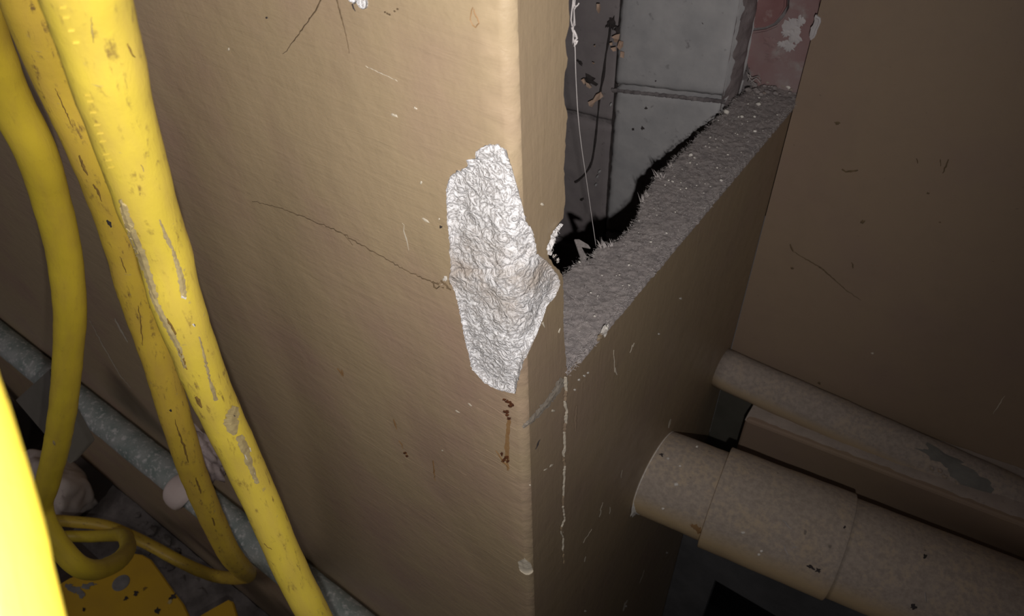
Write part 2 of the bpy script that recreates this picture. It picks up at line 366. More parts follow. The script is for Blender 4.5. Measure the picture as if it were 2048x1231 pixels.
# small return at the broken back edge of the wall end, and the body of the wall behind its skin
em = {}
for i, src in enumerate(ov):
    for s in src: em[s] = i
ids = [em[1 + k] for k in range(len(edge))]
base = len(v)
for k, i in enumerate(ids):
    q = v[i]; j = 0.001 * noise.noise(Vector((0, q[2] * 300, 0)))
    v.append((q[0] - 0.004 + j, q[1] + 0.0012, q[2])); v.append((q[0] - 0.03, q[1] + 0.001 + 2 * j, q[2]))
for k in range(len(ids) - 1):
    a, b = ids[k], ids[k + 1]; c, d = base + 2 * k, base + 2 * k + 2
    f += [(a, b, d, c), (c, d, d + 1, c + 1)]; mi += [1, 1]
bv, bf = box_vf(XL, -0.022, 0.02, 0.05, ZF, 0.8, len(v)); v += bv; f += bf; mi += [0] * len(bf)
# split the skin between face and return by material
me = mesh('wall_left', v, f)
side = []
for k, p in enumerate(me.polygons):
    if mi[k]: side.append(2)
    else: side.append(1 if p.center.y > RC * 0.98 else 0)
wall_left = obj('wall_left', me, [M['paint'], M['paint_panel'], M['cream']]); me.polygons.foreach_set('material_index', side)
sm = [s == 0 and len(p.vertices) < 4 for s, p in zip(side, me.polygons)]
me.polygons.foreach_set('use_smooth', sm)
tag(wall_left, 'tan painted wall with a broken corner, running off to the left', kind='structure')
skin_bvh = BVHTree.FromPolygons([Vector(q) for q in v], [q for q in f])

def broken(loop, rbig, spacing, depth, amp, parent, joint=None):
    l = np.array(loop); lo, hi = l.min(0), l.max(0)
    gx, gz = np.arange(lo[0], hi[0], spacing), np.arange(lo[1], hi[1], spacing)
    g = np.array([(x, z) for x in gx for z in gz]) + rng.normal(0, spacing * 0.22, (len(gx) * len(gz), 2))
    dd = dist_to(g, l); g = g[inside(g, l) & (dd > spacing * 0.6)]
    n = len(l); vo, _, fo, ov, _, _ = delaunay_2d_cdt([Vector(p) for p in loop] + [Vector(p) for p in g], [(i, (i + 1) % n) for i in range(n)], [], 0, 1e-7)
    vo2 = np.array([(q.x, q.y) for q in vo]); dd = dist_to(vo2, l)
    cen = np.array([vo2[list(q)].mean(0) for q in fo]); kp = inside(cen, l)
    v = []
    for (u, z), ed in zip(vo2, dd):
        x, y, nx, ny = corner(u, rbig)
        q = Vector((u * 1.0, z, 0.0))
        n1 = noise.turbulence(q * 110, 4, False); n2 = noise.noise(q * 420 + noise.noise_vector(q * 200) * 1.4); n3 = noise.noise(q * 28)
        d = depth - amp * (n1 * 0.9 + n2 * 0.3 + n3 * 0.8 - 0.3)
        if joint is not None:
            s = (joint(u) - z); d -= 0.0022 * max(0, min(1, s / 0.004)) * max(0, 1 - max(0, s) / 0.09); d += 0.0012 * math.exp(-(s / 0.0015) ** 2)
        d = max(0.0002, d * min(1, 0.35 + ed / 0.004))
        v.append((x - nx * d, y - ny * d, z))
    em = {}
    for i, src in enumerate(ov):
        for s in src: em[s] = i
    f = [tuple(q) for q, k in zip(fo, kp) if k]; bt = len(v); v += [v[em[i]] for i in range(n)]; b0 = len(v)
    for p in loop:
        x, y, nx, ny = corner(p[0], RC); v.append((x + nx * 0.0004, y + ny * 0.0004, p[1]))
    for i in range(n):
        j = (i + 1) % n; f.append((bt + i, bt + j, b0 + j, b0 + i))
    o = obj('exposed_plaster', mesh('exposed_plaster', v, f), M['plaster'], parent, True)
    return o
ja, jb = to_uv(905, 545), to_uv(1060, 512)
ep = broken(loops[0], 0.017, 0.00085, 0.0028, 0.0016, wall_left, lambda u: ja[1] + (jb[1] - ja[1]) * (u - ja[0]) / (jb[0] - ja[0]) + 0.002 * noise.noise(Vector((u * 150, 0, 0))))
tag(ep, 'large patch of white fibrous plaster bared on the wall corner')
broken(loops[1], 0.008, 0.0009, 0.0018, 0.0012, wall_left)
lc = broken(loops[2], 0.0085, 0.0012, 0.0008, 0.0007, wall_left); lc.data.materials[0] = M['cream']

# ---- lower return wall under the opening, its dusty top
PX = -0.0008
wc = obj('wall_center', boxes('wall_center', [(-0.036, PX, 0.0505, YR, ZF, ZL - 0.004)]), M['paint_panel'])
tag(wc, 'brown painted low wall below the opening, its top thick with dust', kind='structure')
inner = [(1119, 556), (1127, 549), (1140, 538), (1160, 520), (1185, 512), (1200, 492), (1215, 487), (1240, 478), (1265, 452), (1280, 425), (1285, 395), (1300, 375), (1312, 352), (1335, 335), (1352, 315), (1380, 290), (1400, 268), (1430, 240), (1450, 222), (1475, 192), (1500, 178), (1530, 165)]
iv = sorted([(P(x, y, 2, ZL).y, P(x, y, 2, ZL).x) for x, y in inner]); iy = [q[0] for q in iv]; ix = [q[1] for q in iv]
ny, nx = 420, 50; v, f = [], []
for j in range(ny + 1):
    y = 0.0515 + (0.5555 - 0.0515) * j / ny
    xi = np.interp(y, iy, ix) - 0.002 + 0.0016 * noise.noise(Vector((y * 260, 1, 0))) + 0.003 * noise.noise(Vector((y * 70, 2, 0)))
    xi = min(xi, -0.012)
    xo = 0.0012 + 0.0012 * noise.noise(Vector((y * 180, 4, 0))) if y > 0.075 else -0.0006
    for i in range(nx + 1):
        t = i / nx; x = xi + (xo - xi) * t
        e = min(t, 1 - t) * (xo - xi)
        q = Vector((x, y, 0)); h = 0.0007 * noise.turbulence(q * 150, 4, False) + 0.0005 * noise.noise(q * 420) + 0.0008 * noise.noise(q * 30)
        z = ZL + h - 0.003 * math.exp(-e / 0.002) - (0.006 if i in (0,) else 0.0) - (0.004 if i == nx else 0)
        v.append((x, y, z))
for j in range(ny):
    for i in range(nx): a = j * (nx + 1) + i; f.append((a, a + 1, a + nx + 2, a + nx + 1))
dust = tag(obj('dust_layer', mesh('dust_layer', v, f), M['dust'], wc, True), 'thick grey furry dust on top of the low wall')
dust_bvh = BVHTree.FromPolygons([Vector(q) for q in v], f)
# loose fibres standing in the dust, most along its two edges
v, f = [], []
for k in range(9000):
    y = 0.055 + 0.49 * rng.random() ** 1.3; xi = np.interp(y, iy, ix); t = rng.random()
    if k % 3 == 0: t = rng.choice([0.01, 0.99]) + rng.normal(0, 0.02)
    x = xi * (1 - t) + 0.001 * t
    p = Vector((x, y, ZL + 0.001)); d = Vector(rng.normal(0, 1, 3)); d.z = abs(d.z) * 0.6
    if k % 3 == 0: d.x += (1.0 if t > 0.5 else -1.0); d.z -= 0.25
    d = d.normalized() * (0.0012 + 0.0026 * rng.random() ** 1.5); w = d.cross(Vector(rng.normal(0, 1, 3))).normalized() * (0.00009 + 0.00012 * rng.random())
    b = d * 0.55 + Vector(rng.normal(0, 0.0006, 3)); o0 = len(v)
    v += [p - w, p + w, p + b + w * 0.8, p + b - w * 0.8, p + d]; f += [(o0, o0 + 1, o0 + 2, o0 + 3), (o0 + 3, o0 + 2, o0 + 4)]
tag(obj('dust_fibres', mesh('dust_fibres', v, f), M['fibre'], wc), 'fine fibres standing up out of the dust', kind='stuff')
# torn tongue of dust felt and tufts standing on the inner edge
def sheet(name, pxs, z, mat, parent, lift):
    vs = [P(x, y, 2, z) + Vector((0, 0, l)) for (x, y), l in zip(pxs, lift)]
    v = vs + [q - Vector((0.0005, 0.0, 0.0012)) for q in vs]; n = len(vs)
    f = [tuple(range(n)), tuple(range(2 * n - 1, n - 1, -1))] + [(i, n + i, n + (i + 1) % n, (i + 1) % n) for i in range(n)]
    return obj(name, mesh(name, v, f), mat, parent)
sheet('dust_tongue', [(1168, 532), (1160, 512), (1149, 487), (1158, 487), (1176, 494), (1181, 499), (1162, 497), (1174, 516)], ZL + 0.001, M['dust'], wc, [0, 0.001, 0.005, 0.005, 0.003, 0.002, 0.003, 0.001])
for cx0, cy0 in ((1207, 488), (1292, 388), (1287, 400), (1318, 352), (1219, 487), (1342, 330)):
    pp = []
    for k in range(7):
        a = P(cx0 + rng.uniform(-7, 9), cy0 + rng.uniform(0, 8), 2, ZL + 0.001); d = Vector((rng.normal(-0.003, 0.002), rng.normal(0, 0.002), rng.uniform(0.004, 0.009)))
        pp.append((a, d))
    v, f = [], []
    for a, d in pp:
        w = d.cross(Vector(rng.normal(0, 1, 3))).normalized() * 0.0007; o0 = len(v); v += [a - w, a + w, a + d * 0.6 + w * 0.5, a + d]; f += [(o0, o0 + 1, o0 + 2), (o0, o0 + 2, o0 + 3)]
    obj('dust_tuft', mesh('dust_tuft', v, f), M['fibre'], wc)
# pale crumbs on the dust
for k in range(90):
    y = 0.07 + 0.45 * rng.random() ** 1.5; xi = np.interp(y, iy, ix); x = xi * (0.06 + 0.9 * rng.random())
    s = 0.0003 + 0.0007 * rng.random() ** 3 + 0.0003 * (y > 0.3)
    obj('crumb', lump('crumb', (x, y, ZL + 0.0022), (s * rng.uniform(0.8, 1.8), s * rng.uniform(0.8, 1.6), s), k, 0.35, 1), M['crumb'], wc)
for x, y, s in ((1453, 223, 0.0036), (1578, 174, 0.0034), (1517, 208, 0.0028), (1484, 233, 0.002), (1382, 309, 0.002), (1212, 655, 0.0018)):
    p = P(x, y, 2, ZL + 0.003); obj('crumb', lump('crumb', p, (s, s * 0.7, s * 0.7), x, 0.35, 2), M['crumb'], wc)

# ---- block wall inside the opening
wb = obj('wall_back', boxes('wall_back', [(-0.62, -0.076, YB + 0.018, YB + 0.09, ZF, 0.8), (-0.08, -0.04, YB + 0.062, YB + 0.09, ZF, 0.8), (-0.66, -0.62, 0.05, YB + 0.09, ZF, 0.8), (-0.62, -0.001, 0.051, YB + 0.05, 0.79, 0.83),  # the top box is an unseen cap added to keep ambient light out
                                          (-0.05, 0.0, 0.572, 0.59, -0.3, 0.8)]), M['mortar'])
tag(wb, 'old masonry of grey blocks and red brick seen through the broken opening', kind='structure')
def block(nm, x0, x1, z0, z1, y, mat, tilt=0.0, seed=0, amp=0.0016):
    me = rough_box(nm, (x0, x1, y, y + 0.06, z0, z1), 0.005, amp, seed, 0.0035)
    for q in me.vertices:
        q.co.z += (q.co.x + 0.071) * tilt
    return obj(nm, me, mat, wb, True)
T = 0.165
block('block', -0.2105, -0.071, -0.1105, 0.10, YB, M['block'], T, 1)
block('block', -0.2095, -0.071, -0.34, -0.1175, YB + 0.001, M['block'], T, 2)
block('block', -0.2095, -0.071, -0.57, -0.347, YB + 0.001, M['block'], T, 3)
block('block', -0.2095, -0.071, 0.107, 0.33, YB + 0.001, M['block'], T, 4)
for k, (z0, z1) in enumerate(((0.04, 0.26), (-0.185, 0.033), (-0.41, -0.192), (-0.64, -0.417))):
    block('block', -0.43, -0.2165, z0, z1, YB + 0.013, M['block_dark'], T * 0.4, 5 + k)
# dusty mortar squeezed out of the bed joint and at the block end
def ragged_strip(nm, p0, p1, w, y, mat, n=60, amp=0.003, th=0.004, seed=0):
    v, f = [], []
    for i in range(n + 1):
        t = i / n; c = Vector(p0).lerp(Vector(p1), t)
        for k in (-1, -0.4, 0.4, 1):
            d = (Vector(p1) - Vector(p0)).normalized(); up = Vector((-d.z, 0, d.x))
            q = c + up * (w * k * (1 + 0.5 * noise.noise(Vector((t * 30, k + seed, 0)))))
            q.y = y - th * (1 - k * k) * (0.6 + 0.8 * noise.noise(Vector((t * 40, k, seed)))); v.append(q)
    for i in range(n):
        for k in range(3): a = i * 4 + k; f.append((a, a + 1, a + 5, a + 4))
    return obj(nm, mesh(nm, v, f), mat, wb, True)
a, b = P(1222, 182, 1, YB), P(1450, 206, 1, YB)
ragged_strip('mortar_bed', (a.x, 0, a.z), (b.x, 0, b.z), 0.0026, YB + 0.0025, M['mortar'], 70, seed=1)
ragged_strip('mortar_joint', (-0.2135, 0, 0.12), (-0.2135, 0, -0.5), 0.0022, YB + 0.010, M['dirt_shadow'], 90, seed=2)
fx = P(1506, 60, 1, 0.5575).x - 0.002
v, f = [], []
for i in range(121):
    z = -0.13 + 0.4 * i / 120
    for k in range(9):
        t = k / 8; q = Vector((t * 0.03, z, 0)); n = noise.turbulence(q * 70, 4, False) - 0.4
        x = -0.0725 + (fx + 0.0725 + 0.003 * noise.noise(Vector((0, z * 50, 3)))) * t; y = YB + 0.001 + (0.057) * t ** 0.8
        v.append((x + 0.0025 * n * math.sin(math.pi * t) + 0.006 * math.sin(math.pi * t), y - 0.006 * n * math.sin(math.pi * t), z))
for i in range(120):
    for k in range(8): a = i * 9 + k; f.append((a, a + 1, a + 10, a + 9))
obj('mortar_fillet', mesh('mortar_fillet', v, f), M['lilac_mortar'], wb, True)
# red bricks behind the right-hand end of the ledge
def prism(nm, xz, y0, y1, mat, parent, sd=0, amp=0.0):
    n = len(xz); v = [(x, y0 + amp * noise.noise(Vector((x * 60, z * 60, sd))), z) for x, z in xz] + [(x, y1, z) for x, z in xz]
    f = [tuple(range(n))[::-1], tuple(range(n, 2 * n))] + [(i, (i + 1) % n, n + (i + 1) % n, n + i) for i in range(n)]
    me = mesh(nm, v, f); bm = bmesh.new(); bm.from_mesh(me); bmesh.ops.recalc_face_normals(bm, faces=bm.faces[:])
    bmesh.ops.bevel(bm, geom=[e for e in bm.edges if abs(e.verts[0].co.y - y0) < 0.003 and abs(e.verts[1].co.y - y0) < 0.003], offset=0.0018, segments=2, affect='EDGES')
    bm.to_mesh(me); bm.free(); return obj(nm, me, mat, parent)
def xz(px, y): return [(P(a, b, 1, y).x, P(a, b, 1, y).z) for a, b in px]
Yb = 0.5575
prism('brick', xz([(1508, 56), (1530, 54), (1548, 46), (1562, 30), (1572, 14), (1578, -120), (1512, -120)], Yb), Yb - 0.002, 0.575, M['red_brick'], wb, 1)
prism('brick', xz([(1503, 64), (1530, 60), (1552, 51), (1567, 35), (1577, 17), (1584, -120), (1655, -120), (1640, 20), (1604, 196), (1510, 205), (1492, 120)], Yb), Yb, 0.575, M['pink_brick'], wb, 2)
br_bvh = BVHTree.FromPolygons([Vector(q) for q in [(-0.2, Yb - 0.0005, -1), (0.1, Yb - 0.0005, -1), (0.1, Yb - 0.0005, 1), (-0.2, Yb - 0.0005, 1)]], [(0, 1, 2, 3)])

# ---- right wall, the boxed skirting on it, the dark board and recess low down
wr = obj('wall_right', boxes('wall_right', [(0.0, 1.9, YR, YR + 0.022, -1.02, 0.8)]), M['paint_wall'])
tag(wr, 'plain brown painted wall on the right', kind='structure')
YS = 0.452
s0, s1 = P(1490, 838, 1, YS), P(2048, 1050, 1, YS); sl = (s1.z - s0.z) / (s1.x - s0.x)
c0 = P(1431, 1157, 1, YR)
dp = obj('dark_board', boxes('dark_board', [(0.0, c0.x, YR - 0.003, YR + 0.02, ZF, -0.99), (c0.x, 1.6, YR - 0.003, YR + 0.02, c0.z, -0.99), (1.35, 1.6, YR - 0.003, YR + 0.02, ZF, c0.z)]), M['charcoal'], wr)
tag(dp, 'charcoal board around a black recess below the pipe')
obj('dark_recess_side', boxes('dark_recess_side', [(0.0, 0.08, YR - 0.002, YR + 0.01, -1.0, -0.575)]), M['slate_dark'], wr)
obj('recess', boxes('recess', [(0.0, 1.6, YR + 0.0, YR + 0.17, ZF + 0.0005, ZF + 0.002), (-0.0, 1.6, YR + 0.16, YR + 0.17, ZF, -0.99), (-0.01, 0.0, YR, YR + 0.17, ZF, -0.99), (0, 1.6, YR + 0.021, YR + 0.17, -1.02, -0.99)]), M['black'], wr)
prism('plaster_flake', dense(xz([(1632, 28), (1642, 34), (1643, 44), (1636, 60), (1630, 74), (1622, 80), (1620, 66), (1626, 48)], YR), 0.003, 0.0004), YR - 0.003, YR + 0.001, M['lilac_plaster'], wr, 9)
def zt(x): return s0.z + sl * (x - s0.x)
v = []
for x in (s0.x, 1.6):
    v += [(x, YS, -0.79), (x, YR - 0.0005, -0.79), (x, YR - 0.0005, zt(x) + 0.004), (x, YS, zt(x))]
tr = obj('trim_1', mesh('trim_1', v, [(0, 1, 2, 3), (7, 6, 5, 4), (0, 4, 5, 1), (1, 5, 6, 2), (2, 6, 7, 3), (3, 7, 4, 0)]), M['paint_wall'])
tag(tr, 'brown boxed ledge under the thin pipe', kind='structure')
bv = tr.modifiers.new('edge', 'BEVEL'); bv.width = 0.004; bv.segments = 2
v, f = [], []
for i in range(141):
    x = s0.x + (1.55 - s0.x) * i / 140
    for k in range(9):
        y = YS + 0.0005 + (YR - YS - 0.001) * k / 8
        v.append((x, y, zt(x) + 0.001 + 0.004 * k / 8 + 0.0012 * noise.turbulence(Vector((x * 90, y * 90, 0)), 3, False) - (0.004 if k == 0 else 0)))
for i in range(140):
    for k in range(8): a = i * 9 + k; f.append((a, a + 9, a + 10, a + 1))
tag(obj('dust_layer', mesh('dust_layer', v, f), M['dust_brown'], tr, True), 'grey dust along the boxed ledge')

# ---- floor
fl_ = obj('floor', boxes('floor', [(-4, 2.5, -4, 1.2, ZF - 0.05, ZF)]), M['ground']); tag(fl_, 'dark dirty floor at the foot of the walls', kind='structure')

# ------------------------------------------------------------------ pipes
def pipe(name, a, b, prof, mat, label, wob=0.0006, sides=48):
    a, b = Vector(a), Vector(b); L = (b - a).length; d = (b - a) / L; pts, rad = [], []
    for s, r in prof: pts.append(a + d * s); rad.append(r)
    return pts, rad, d, L
# thick waste pipe with a slip coupling
A0 = Vector((-0.0, 0.2926, -0.549)); B0 = P(1900, 1182, 2, -0.549)
dv = (B0 - A0).normalized()
def along(px, py):
    q = P(px, py, 2, -0.549); return (q - A0).dot(dv)
c1, c2 = along(1430, 992), along(1680, 1083)
R1, R2, R3 = 0.0605, 0.0685, 0.0640
wp = empty('waste_pipe', A0)
tag(wp, 'thick tan waste pipe with a coupling, dusty on top, coming out of the low wall', 'pipe')
def seg(nm, s0, s1, r0, r1, mat, lip=0.0, n=40):
    pts = [A0 + dv * (s0 + (s1 - s0) * i / n) - A0 for i in range(n + 1)]; rad = [r0 + (r1 - r0) * i / n for i in range(n + 1)]
    me = tube(nm, pts, rad, 56, 0.0005)
    if lip:
        pass
    return obj(nm, me, mat, wp, True)
seg('pipe_length', -0.02, c1 + 0.01, R1, R1, M['pipe'], n=24)
cp = seg('coupling', c1, c2, R2, R2, M['pipe'], n=24); bv = cp.modifiers.new('edge', 'BEVEL'); bv.width = 0.0012; bv.segments = 2; bv.limit_method = 'ANGLE'; bv.angle_limit = math.radians(50)
seg('pipe_length', c2 - 0.01, 0.95, R3, R3 - 0.001, M['pipe'], n=60)
# white filler round the pipe where it leaves the wall
v, f = [], []; n = 160
bx = dv.cross(Vector((0, 0, 1))).normalized(); bz = bx.cross(dv)
for k in range(n + 1):
    a = 2 * math.pi * k / n; d = bx * math.cos(a) + bz * math.sin(a)
    low = max(0.0, min(1.0, 0.22 - d.z * 1.6)); wdt = 0.0004 + low * (0.0035 + 0.010 * max(0, noise.noise(Vector((math.cos(a) * 6, math.sin(a) * 6, 4))) + 0.2))
    base_p = d * (R1 + 0.0003); t = -base_p.x / dv.x
    out_p = d * (R1 + wdt); t2 = -out_p.x / dv.x
    v += [out_p + dv * t2 + Vector((0.0002, 0, 0)), base_p + dv * (t + 0.0004 + 0.0026 * low), base_p + dv * (t + 0.0006 + low * 0.0046 + wdt * 0.8 * (1 + noise.noise(Vector((a * 14, 0, 2)))))]
for k in range(n):
    for j in range(2): a = k * 3 + j; f.append((a, a + 1, a + 4, a + 3))
ring = obj('filler_ring', mesh('filler_ring', v, f), M['crumb'], wp, True); tag(ring, 'chalky white filler where the pipe meets the wall')
# thin pipe lying on the boxed ledge against the right wall
tp_y, tp_z, tp_r = 0.5035, -0.5365, 0.0305
tpipe = tube('thin_pipe', [Vector((-0.004 + 1.6 * i / 80, tp_y, tp_z + 0.0 * i)) for i in range(81)], tp_r, 40, 0.0012)
tp = obj('thin_pipe', tpipe, M['pipe_thin'], None, True)
tag(tp, 'thinner dusty brown pipe running along the right wall above the waste pipe', 'pipe')
tp_bvh = BVHTree.FromPolygons([q.co.copy() for q in tpipe.vertices], [tuple(p.vertices) for p in tpipe.polygons])

# grey-green conduit along the foot of the near wall
CR, CY, CZ = 0.0275, -0.029, -0.838
CT = 0.042
cpts = [Vector((-3.3 + 3.26 * i / 160, CY, CZ + CT * (2.76 - 3.26 * i / 160))) for i in range(161)]
cme = tube('conduit', cpts, CR, 32, 0.0012)
co = obj('conduit', cme, M['conduit'], None, True); tag(co, 'weathered grey green pipe running low along the tan wall', 'pipe')
clp = P(336, 915, 1, CY)
v, f = [], []; nseg = 22
for k in range(nseg + 1):
    a = math.radians(-150 + 270 * k / nseg)
    for j, (dx, rr) in enumerate(((-0.016, 0.001), (-0.013, 0.009), (0.0, 0.011), (0.013, 0.009), (0.016, 0.001))):
        r = CR + rr; sk = 0.012 * math.sin(a)
        v.append((clp.x + dx * (1.4 + 0.5 * math.sin(a * 1.3)) + sk, CY - 0.004 - r * math.cos(a), CZ + CT * (-0.54 - clp.x) + r * math.sin(a) * 1.05 - 0.004))
for k in range(nseg):
    for j in range(4): a = k * 5 + j; f.append((a, a + 5, a + 6, a + 1))
clip = obj('pipe_clip', mesh('pipe_clip', v, f), M['pink_clip'], None, True)
sb = clip.modifiers.new('soft', 'SUBSURF'); sb.levels = 1; sb.render_levels = 1
tag(clip, 'pinkish white saddle clip around the grey green pipe', 'pipe clip')
lp = P(408, 905, 1, -0.012)
lmp = obj('mortar_lump', lump('mortar_lump', lp, (0.042, 0.022, 0.05), 4, 0.5, 4, 2.2), M['pink_mortar'], None, True)
tag(lmp, 'pinkish lump of mortar stuck on the wall above the pipe clip', 'mortar')

# ------------------------------------------------------------------ yellow cables
CRD = 0.0140
def k3(ws): return 2 * CRD * F / ws
def cable(name, pxs, mat, label, step=0.006, wob=0.0007, r=CRD, tail=(), head=(0, -0.05, 0.10)):
    ctl = [PD(x, y, d) for x, y, d in pxs]
    p, d = ctl[0], (ctl[0] - ctl[1]).normalized()
    for k in range(6): d = (d + Vector(head)).normalized(); p = p + d * 0.05; ctl.insert(0, p)
    if tail:
        p, d = ctl[-1], (ctl[-1] - ctl[-2]).normalized()
        while p.z > ZF + 0.10: d = (d + Vector(tail) * 0.25).normalized(); p = p + d * 0.05; ctl.append(p)
        h = Vector((d.x, d.y, 0)).normalized(); ctl += [Vector((p.x, p.y, ZF + 0.045)) + h * 0.025, Vector((p.x, p.y, ZF + 0.0165)) + h * 0.075, Vector((p.x, p.y, ZF + 0.0155)) + h * 0.14]
    pts = catmull(ctl, step)
    me = tube(name, pts, r, 28, wob); o = obj(name, me, mat, None, True); tag(o, label, 'cable', None)
    o['_'] = 0; del o['_']
    return o, pts, BVHTree.FromPolygons([q.co.copy() for q in me.vertices], [tuple(p.vertices) for p in me.polygons])
cC, ptsC, bvC = cable('cable', [(134, -140, 0.265), (173, 0, 0.300), (208, 120, 0.328), (246, 250, 0.363), (288, 390, 0.405), (327, 500, 0.441), (358, 616, 0.47), (412, 760, 0.53), (452, 850, 0.573), (508, 970, 0.63), (578, 1130, 0.69), (629, 1231, 0.73), (690, 1350, 0.80)], M['cable'],
                        'thick scuffed yellow cable hanging nearest the wall corner, rightmost of the four', tail=(0.05, -0.12, -1))
cB, ptsB, bvB = cable('cable', [(28, -140, 0.40), (66, 0, 0.44), (118, 150, 0.49), (184, 300, 0.53), (238, 450, 0.60), (283, 616, 0.68), (313, 702, 0.72), (356, 850, 0.80), (392, 959, 0.90), (436, 1061, 1.02), (462, 1110, 1.10), (485, 1137, 1.22), (496, 1147, 1.42),
                         (489, 1152, 1.68), (464, 1155, 1.86), (420, 1148, 1.98), (360, 1122, 2.05), (290, 1084, 2.10), (215, 1052, 2.14), (150, 1043, 2.18), (105, 1040, 2.2), (60, 1044, 2.2)], M['cable_grimy'],
                        'grimy yellow cable behind the thickest one, curling back along the floor', tail=(-0.6, 0.0, -1))
cA, ptsA, bvA = cable('cable', [(-70, -60, 0.50), (-38, 60, 0.56), (14, 190, 0.615), (70, 300, 0.65), (102, 400, 0.70), (127, 500, 0.75), (140, 616, 0.81), (137, 702, 0.87), (121, 850, 0.99), (97, 959, 1.11), (82, 1010, 1.17), (96, 1055, 1.18), (122, 1096, 1.19), (160, 1132, 1.21), (200, 1138, 1.27),
                         (240, 1118, 1.40), (256, 1092, 1.62), (246, 1070, 1.85), (222, 1070, 2.05), (180, 1072, 2.15), (130, 1072, 2.2), (70, 1080, 2.2)], M['cable_clean'],
                        'smooth yellow cable curving down left of the others into a loop', tail=(-0.7, -0.25, -1))
cD, ptsD, bvD = cable('cable', [(-315, 330, 0.172), (-262, 560, 0.166), (-206, 760, 0.163), (-142, 960, 0.164), (-92, 1140, 0.167), (-44, 1320, 0.172), (20, 1500, 0.18)], M['cable_clean'],
                        'glaring out of focus yellow cable close up in the bottom left corner', step=0.004, tail=(0.1, -0.7, -1), head=(-0.1, -0.6, 0.2))

# ------------------------------------------------------------------ marks that lie on the surfaces (found by sight line, built on the surface)
def hit(bvh, px, py, lift=0.0003):
    d = Vector(R @ np.array([(px - W / 2) / F, (py - H / 2) / F, 1.0])).normalized(); o = Vector(CAM)
    h = bvh.ray_cast(o, d)
    if h[0] is None: return None
    n = h[1] if h[1].dot(d) < 0 else -h[1]
    return h[0] + n * lift, n, h[3] / F
def ribbon(nm, bvh, pxs, wpx, mat, parent, lift=0.0003, step=5, jit=0.6, dome=0.0003):
    pl = [np.array(p, float) for p in pxs]; out = []
    for i in range(len(pl) - 1):
        k = max(1, int(np.linalg.norm(pl[i + 1] - pl[i]) / step))
        for j in range(k): out.append(pl[i] + (pl[i + 1] - pl[i]) * j / k)
    out.append(pl[-1]); n = len(out)
    v, f = [], []; rows = 0
    for i, p in enumerate(out):
        t = out[min(i + 1, n - 1)] - out[max(i - 1, 0)]; nn = np.array([-t[1], t[0]]) / (np.linalg.norm(t) + 1e-9)
        s = i / max(1, n - 1); w = np.interp(s, np.linspace(0, 1, len(wpx)), wpx) * (0.75 + 0.5 * rng.random()) / 2
        c = p + nn * rng.normal(0, jit)
        hs = [hit(bvh, *(c + nn * w * k), lift + (dome if k == 0 else 0)) for k in (-1, 0, 1)]
        if any(h is None for h in hs): continue
        v += [h[0] for h in hs]; rows += 1
    for i in range(rows - 1):
        for k in range(2): a = i * 3 + k; f.append((a, a + 1, a + 4, a + 3))
    if not f: return None
    return obj(nm, mesh(nm, v, f), mat, parent)
def blot(nm, bvh, px, py, rx, ry, mat, parent, ang=0.0, lift=0.0003, dome=0.0005, n=14, jag=0.3):
    v, f = [], []; c = hit(bvh, px, py, lift + dome)
    if c is None: return None
    v.append(c[0]); ca, sa = math.cos(ang), math.sin(ang); rr = [1 + jag * rng.uniform(-1, 1) for _ in range(n)]
    for ring_, l in ((0.6, lift + dome * 0.7), (1.0, lift)):
        for k in range(n):
            a = 2 * math.pi * k / n; x, y = rx * rr[k] * ring_ * math.cos(a), ry * rr[k] * ring_ * math.sin(a)
            h = hit(bvh, px + x * ca - y * sa, py + x * sa + y * ca, l)
            v.append(h[0] if h else c[0])
    for k in range(n):
        k2 = (k + 1) % n; f += [(0, 1 + k, 1 + k2), (1 + k, 1 + n + k, 1 + n + k2, 1 + k2)]
    return obj(nm, mesh(nm, v, f), mat, parent)
wl = wall_left
# cracks and scratches on the near wall
ribbon('crack', skin_bvh, [(505, 402), (560, 415), (625, 440), (690, 468), (750, 505), (800, 533), (850, 558), (880, 568)], [0.8, 1.2, 1.7, 1.6, 1.5, 1.3, 2.4], M['crack'], wl, jit=0.9)
ribbon('crack', skin_bvh, [(690, 470), (700, 482), (706, 490)], [1.2, 0.6], M['crack'], wl)
for a in range(5): ribbon('crack', skin_bvh, [(866 + a * 8, 562 + 4 * (a % 2)), (874 + a * 8, 576 - 5 * (a % 3)), (882 + a * 7, 570 + 3 * a)], [3, 2.5, 1], M['crack'], wl, jit=1.2, dome=0.0008)
blot('paint_chip', skin_bvh, 891, 556, 4, 6, M['crumb'], wl, 0.5); blot('paint_chip', skin_bvh, 882, 568, 6, 3, M['paint_panel'], wl, 0.5, dome=0.0015)
ribbon('scratch', skin_bvh, [(646, -8), (632, 22), (614, 46), (596, 72), (580, 92), (568, 108)], [2.6, 2.4, 2.2, 2, 1.4, 0.6], M['crack'], wl, jit=0.7)
ribbon('scratch', skin_bvh, [(672, -8), (680, 20), (688, 50), (695, 80), (700, 106)], [2.6, 2.6, 2.2, 1.6, 0.6], M['crack'], wl, jit=0.3)
ribbon('scratch', skin_bvh, [(705, 8), (708, 16), (712, 22)], [3, 3, 1], M['dirt_shadow'], wl)
for x, y in ((771, 24), (776, 27), (790, 22), (796, 18), (780, 29)): blot('dirt_speck', skin_bvh, x, y, 2.4, 1.4, M['crack'], wl, 0.5)
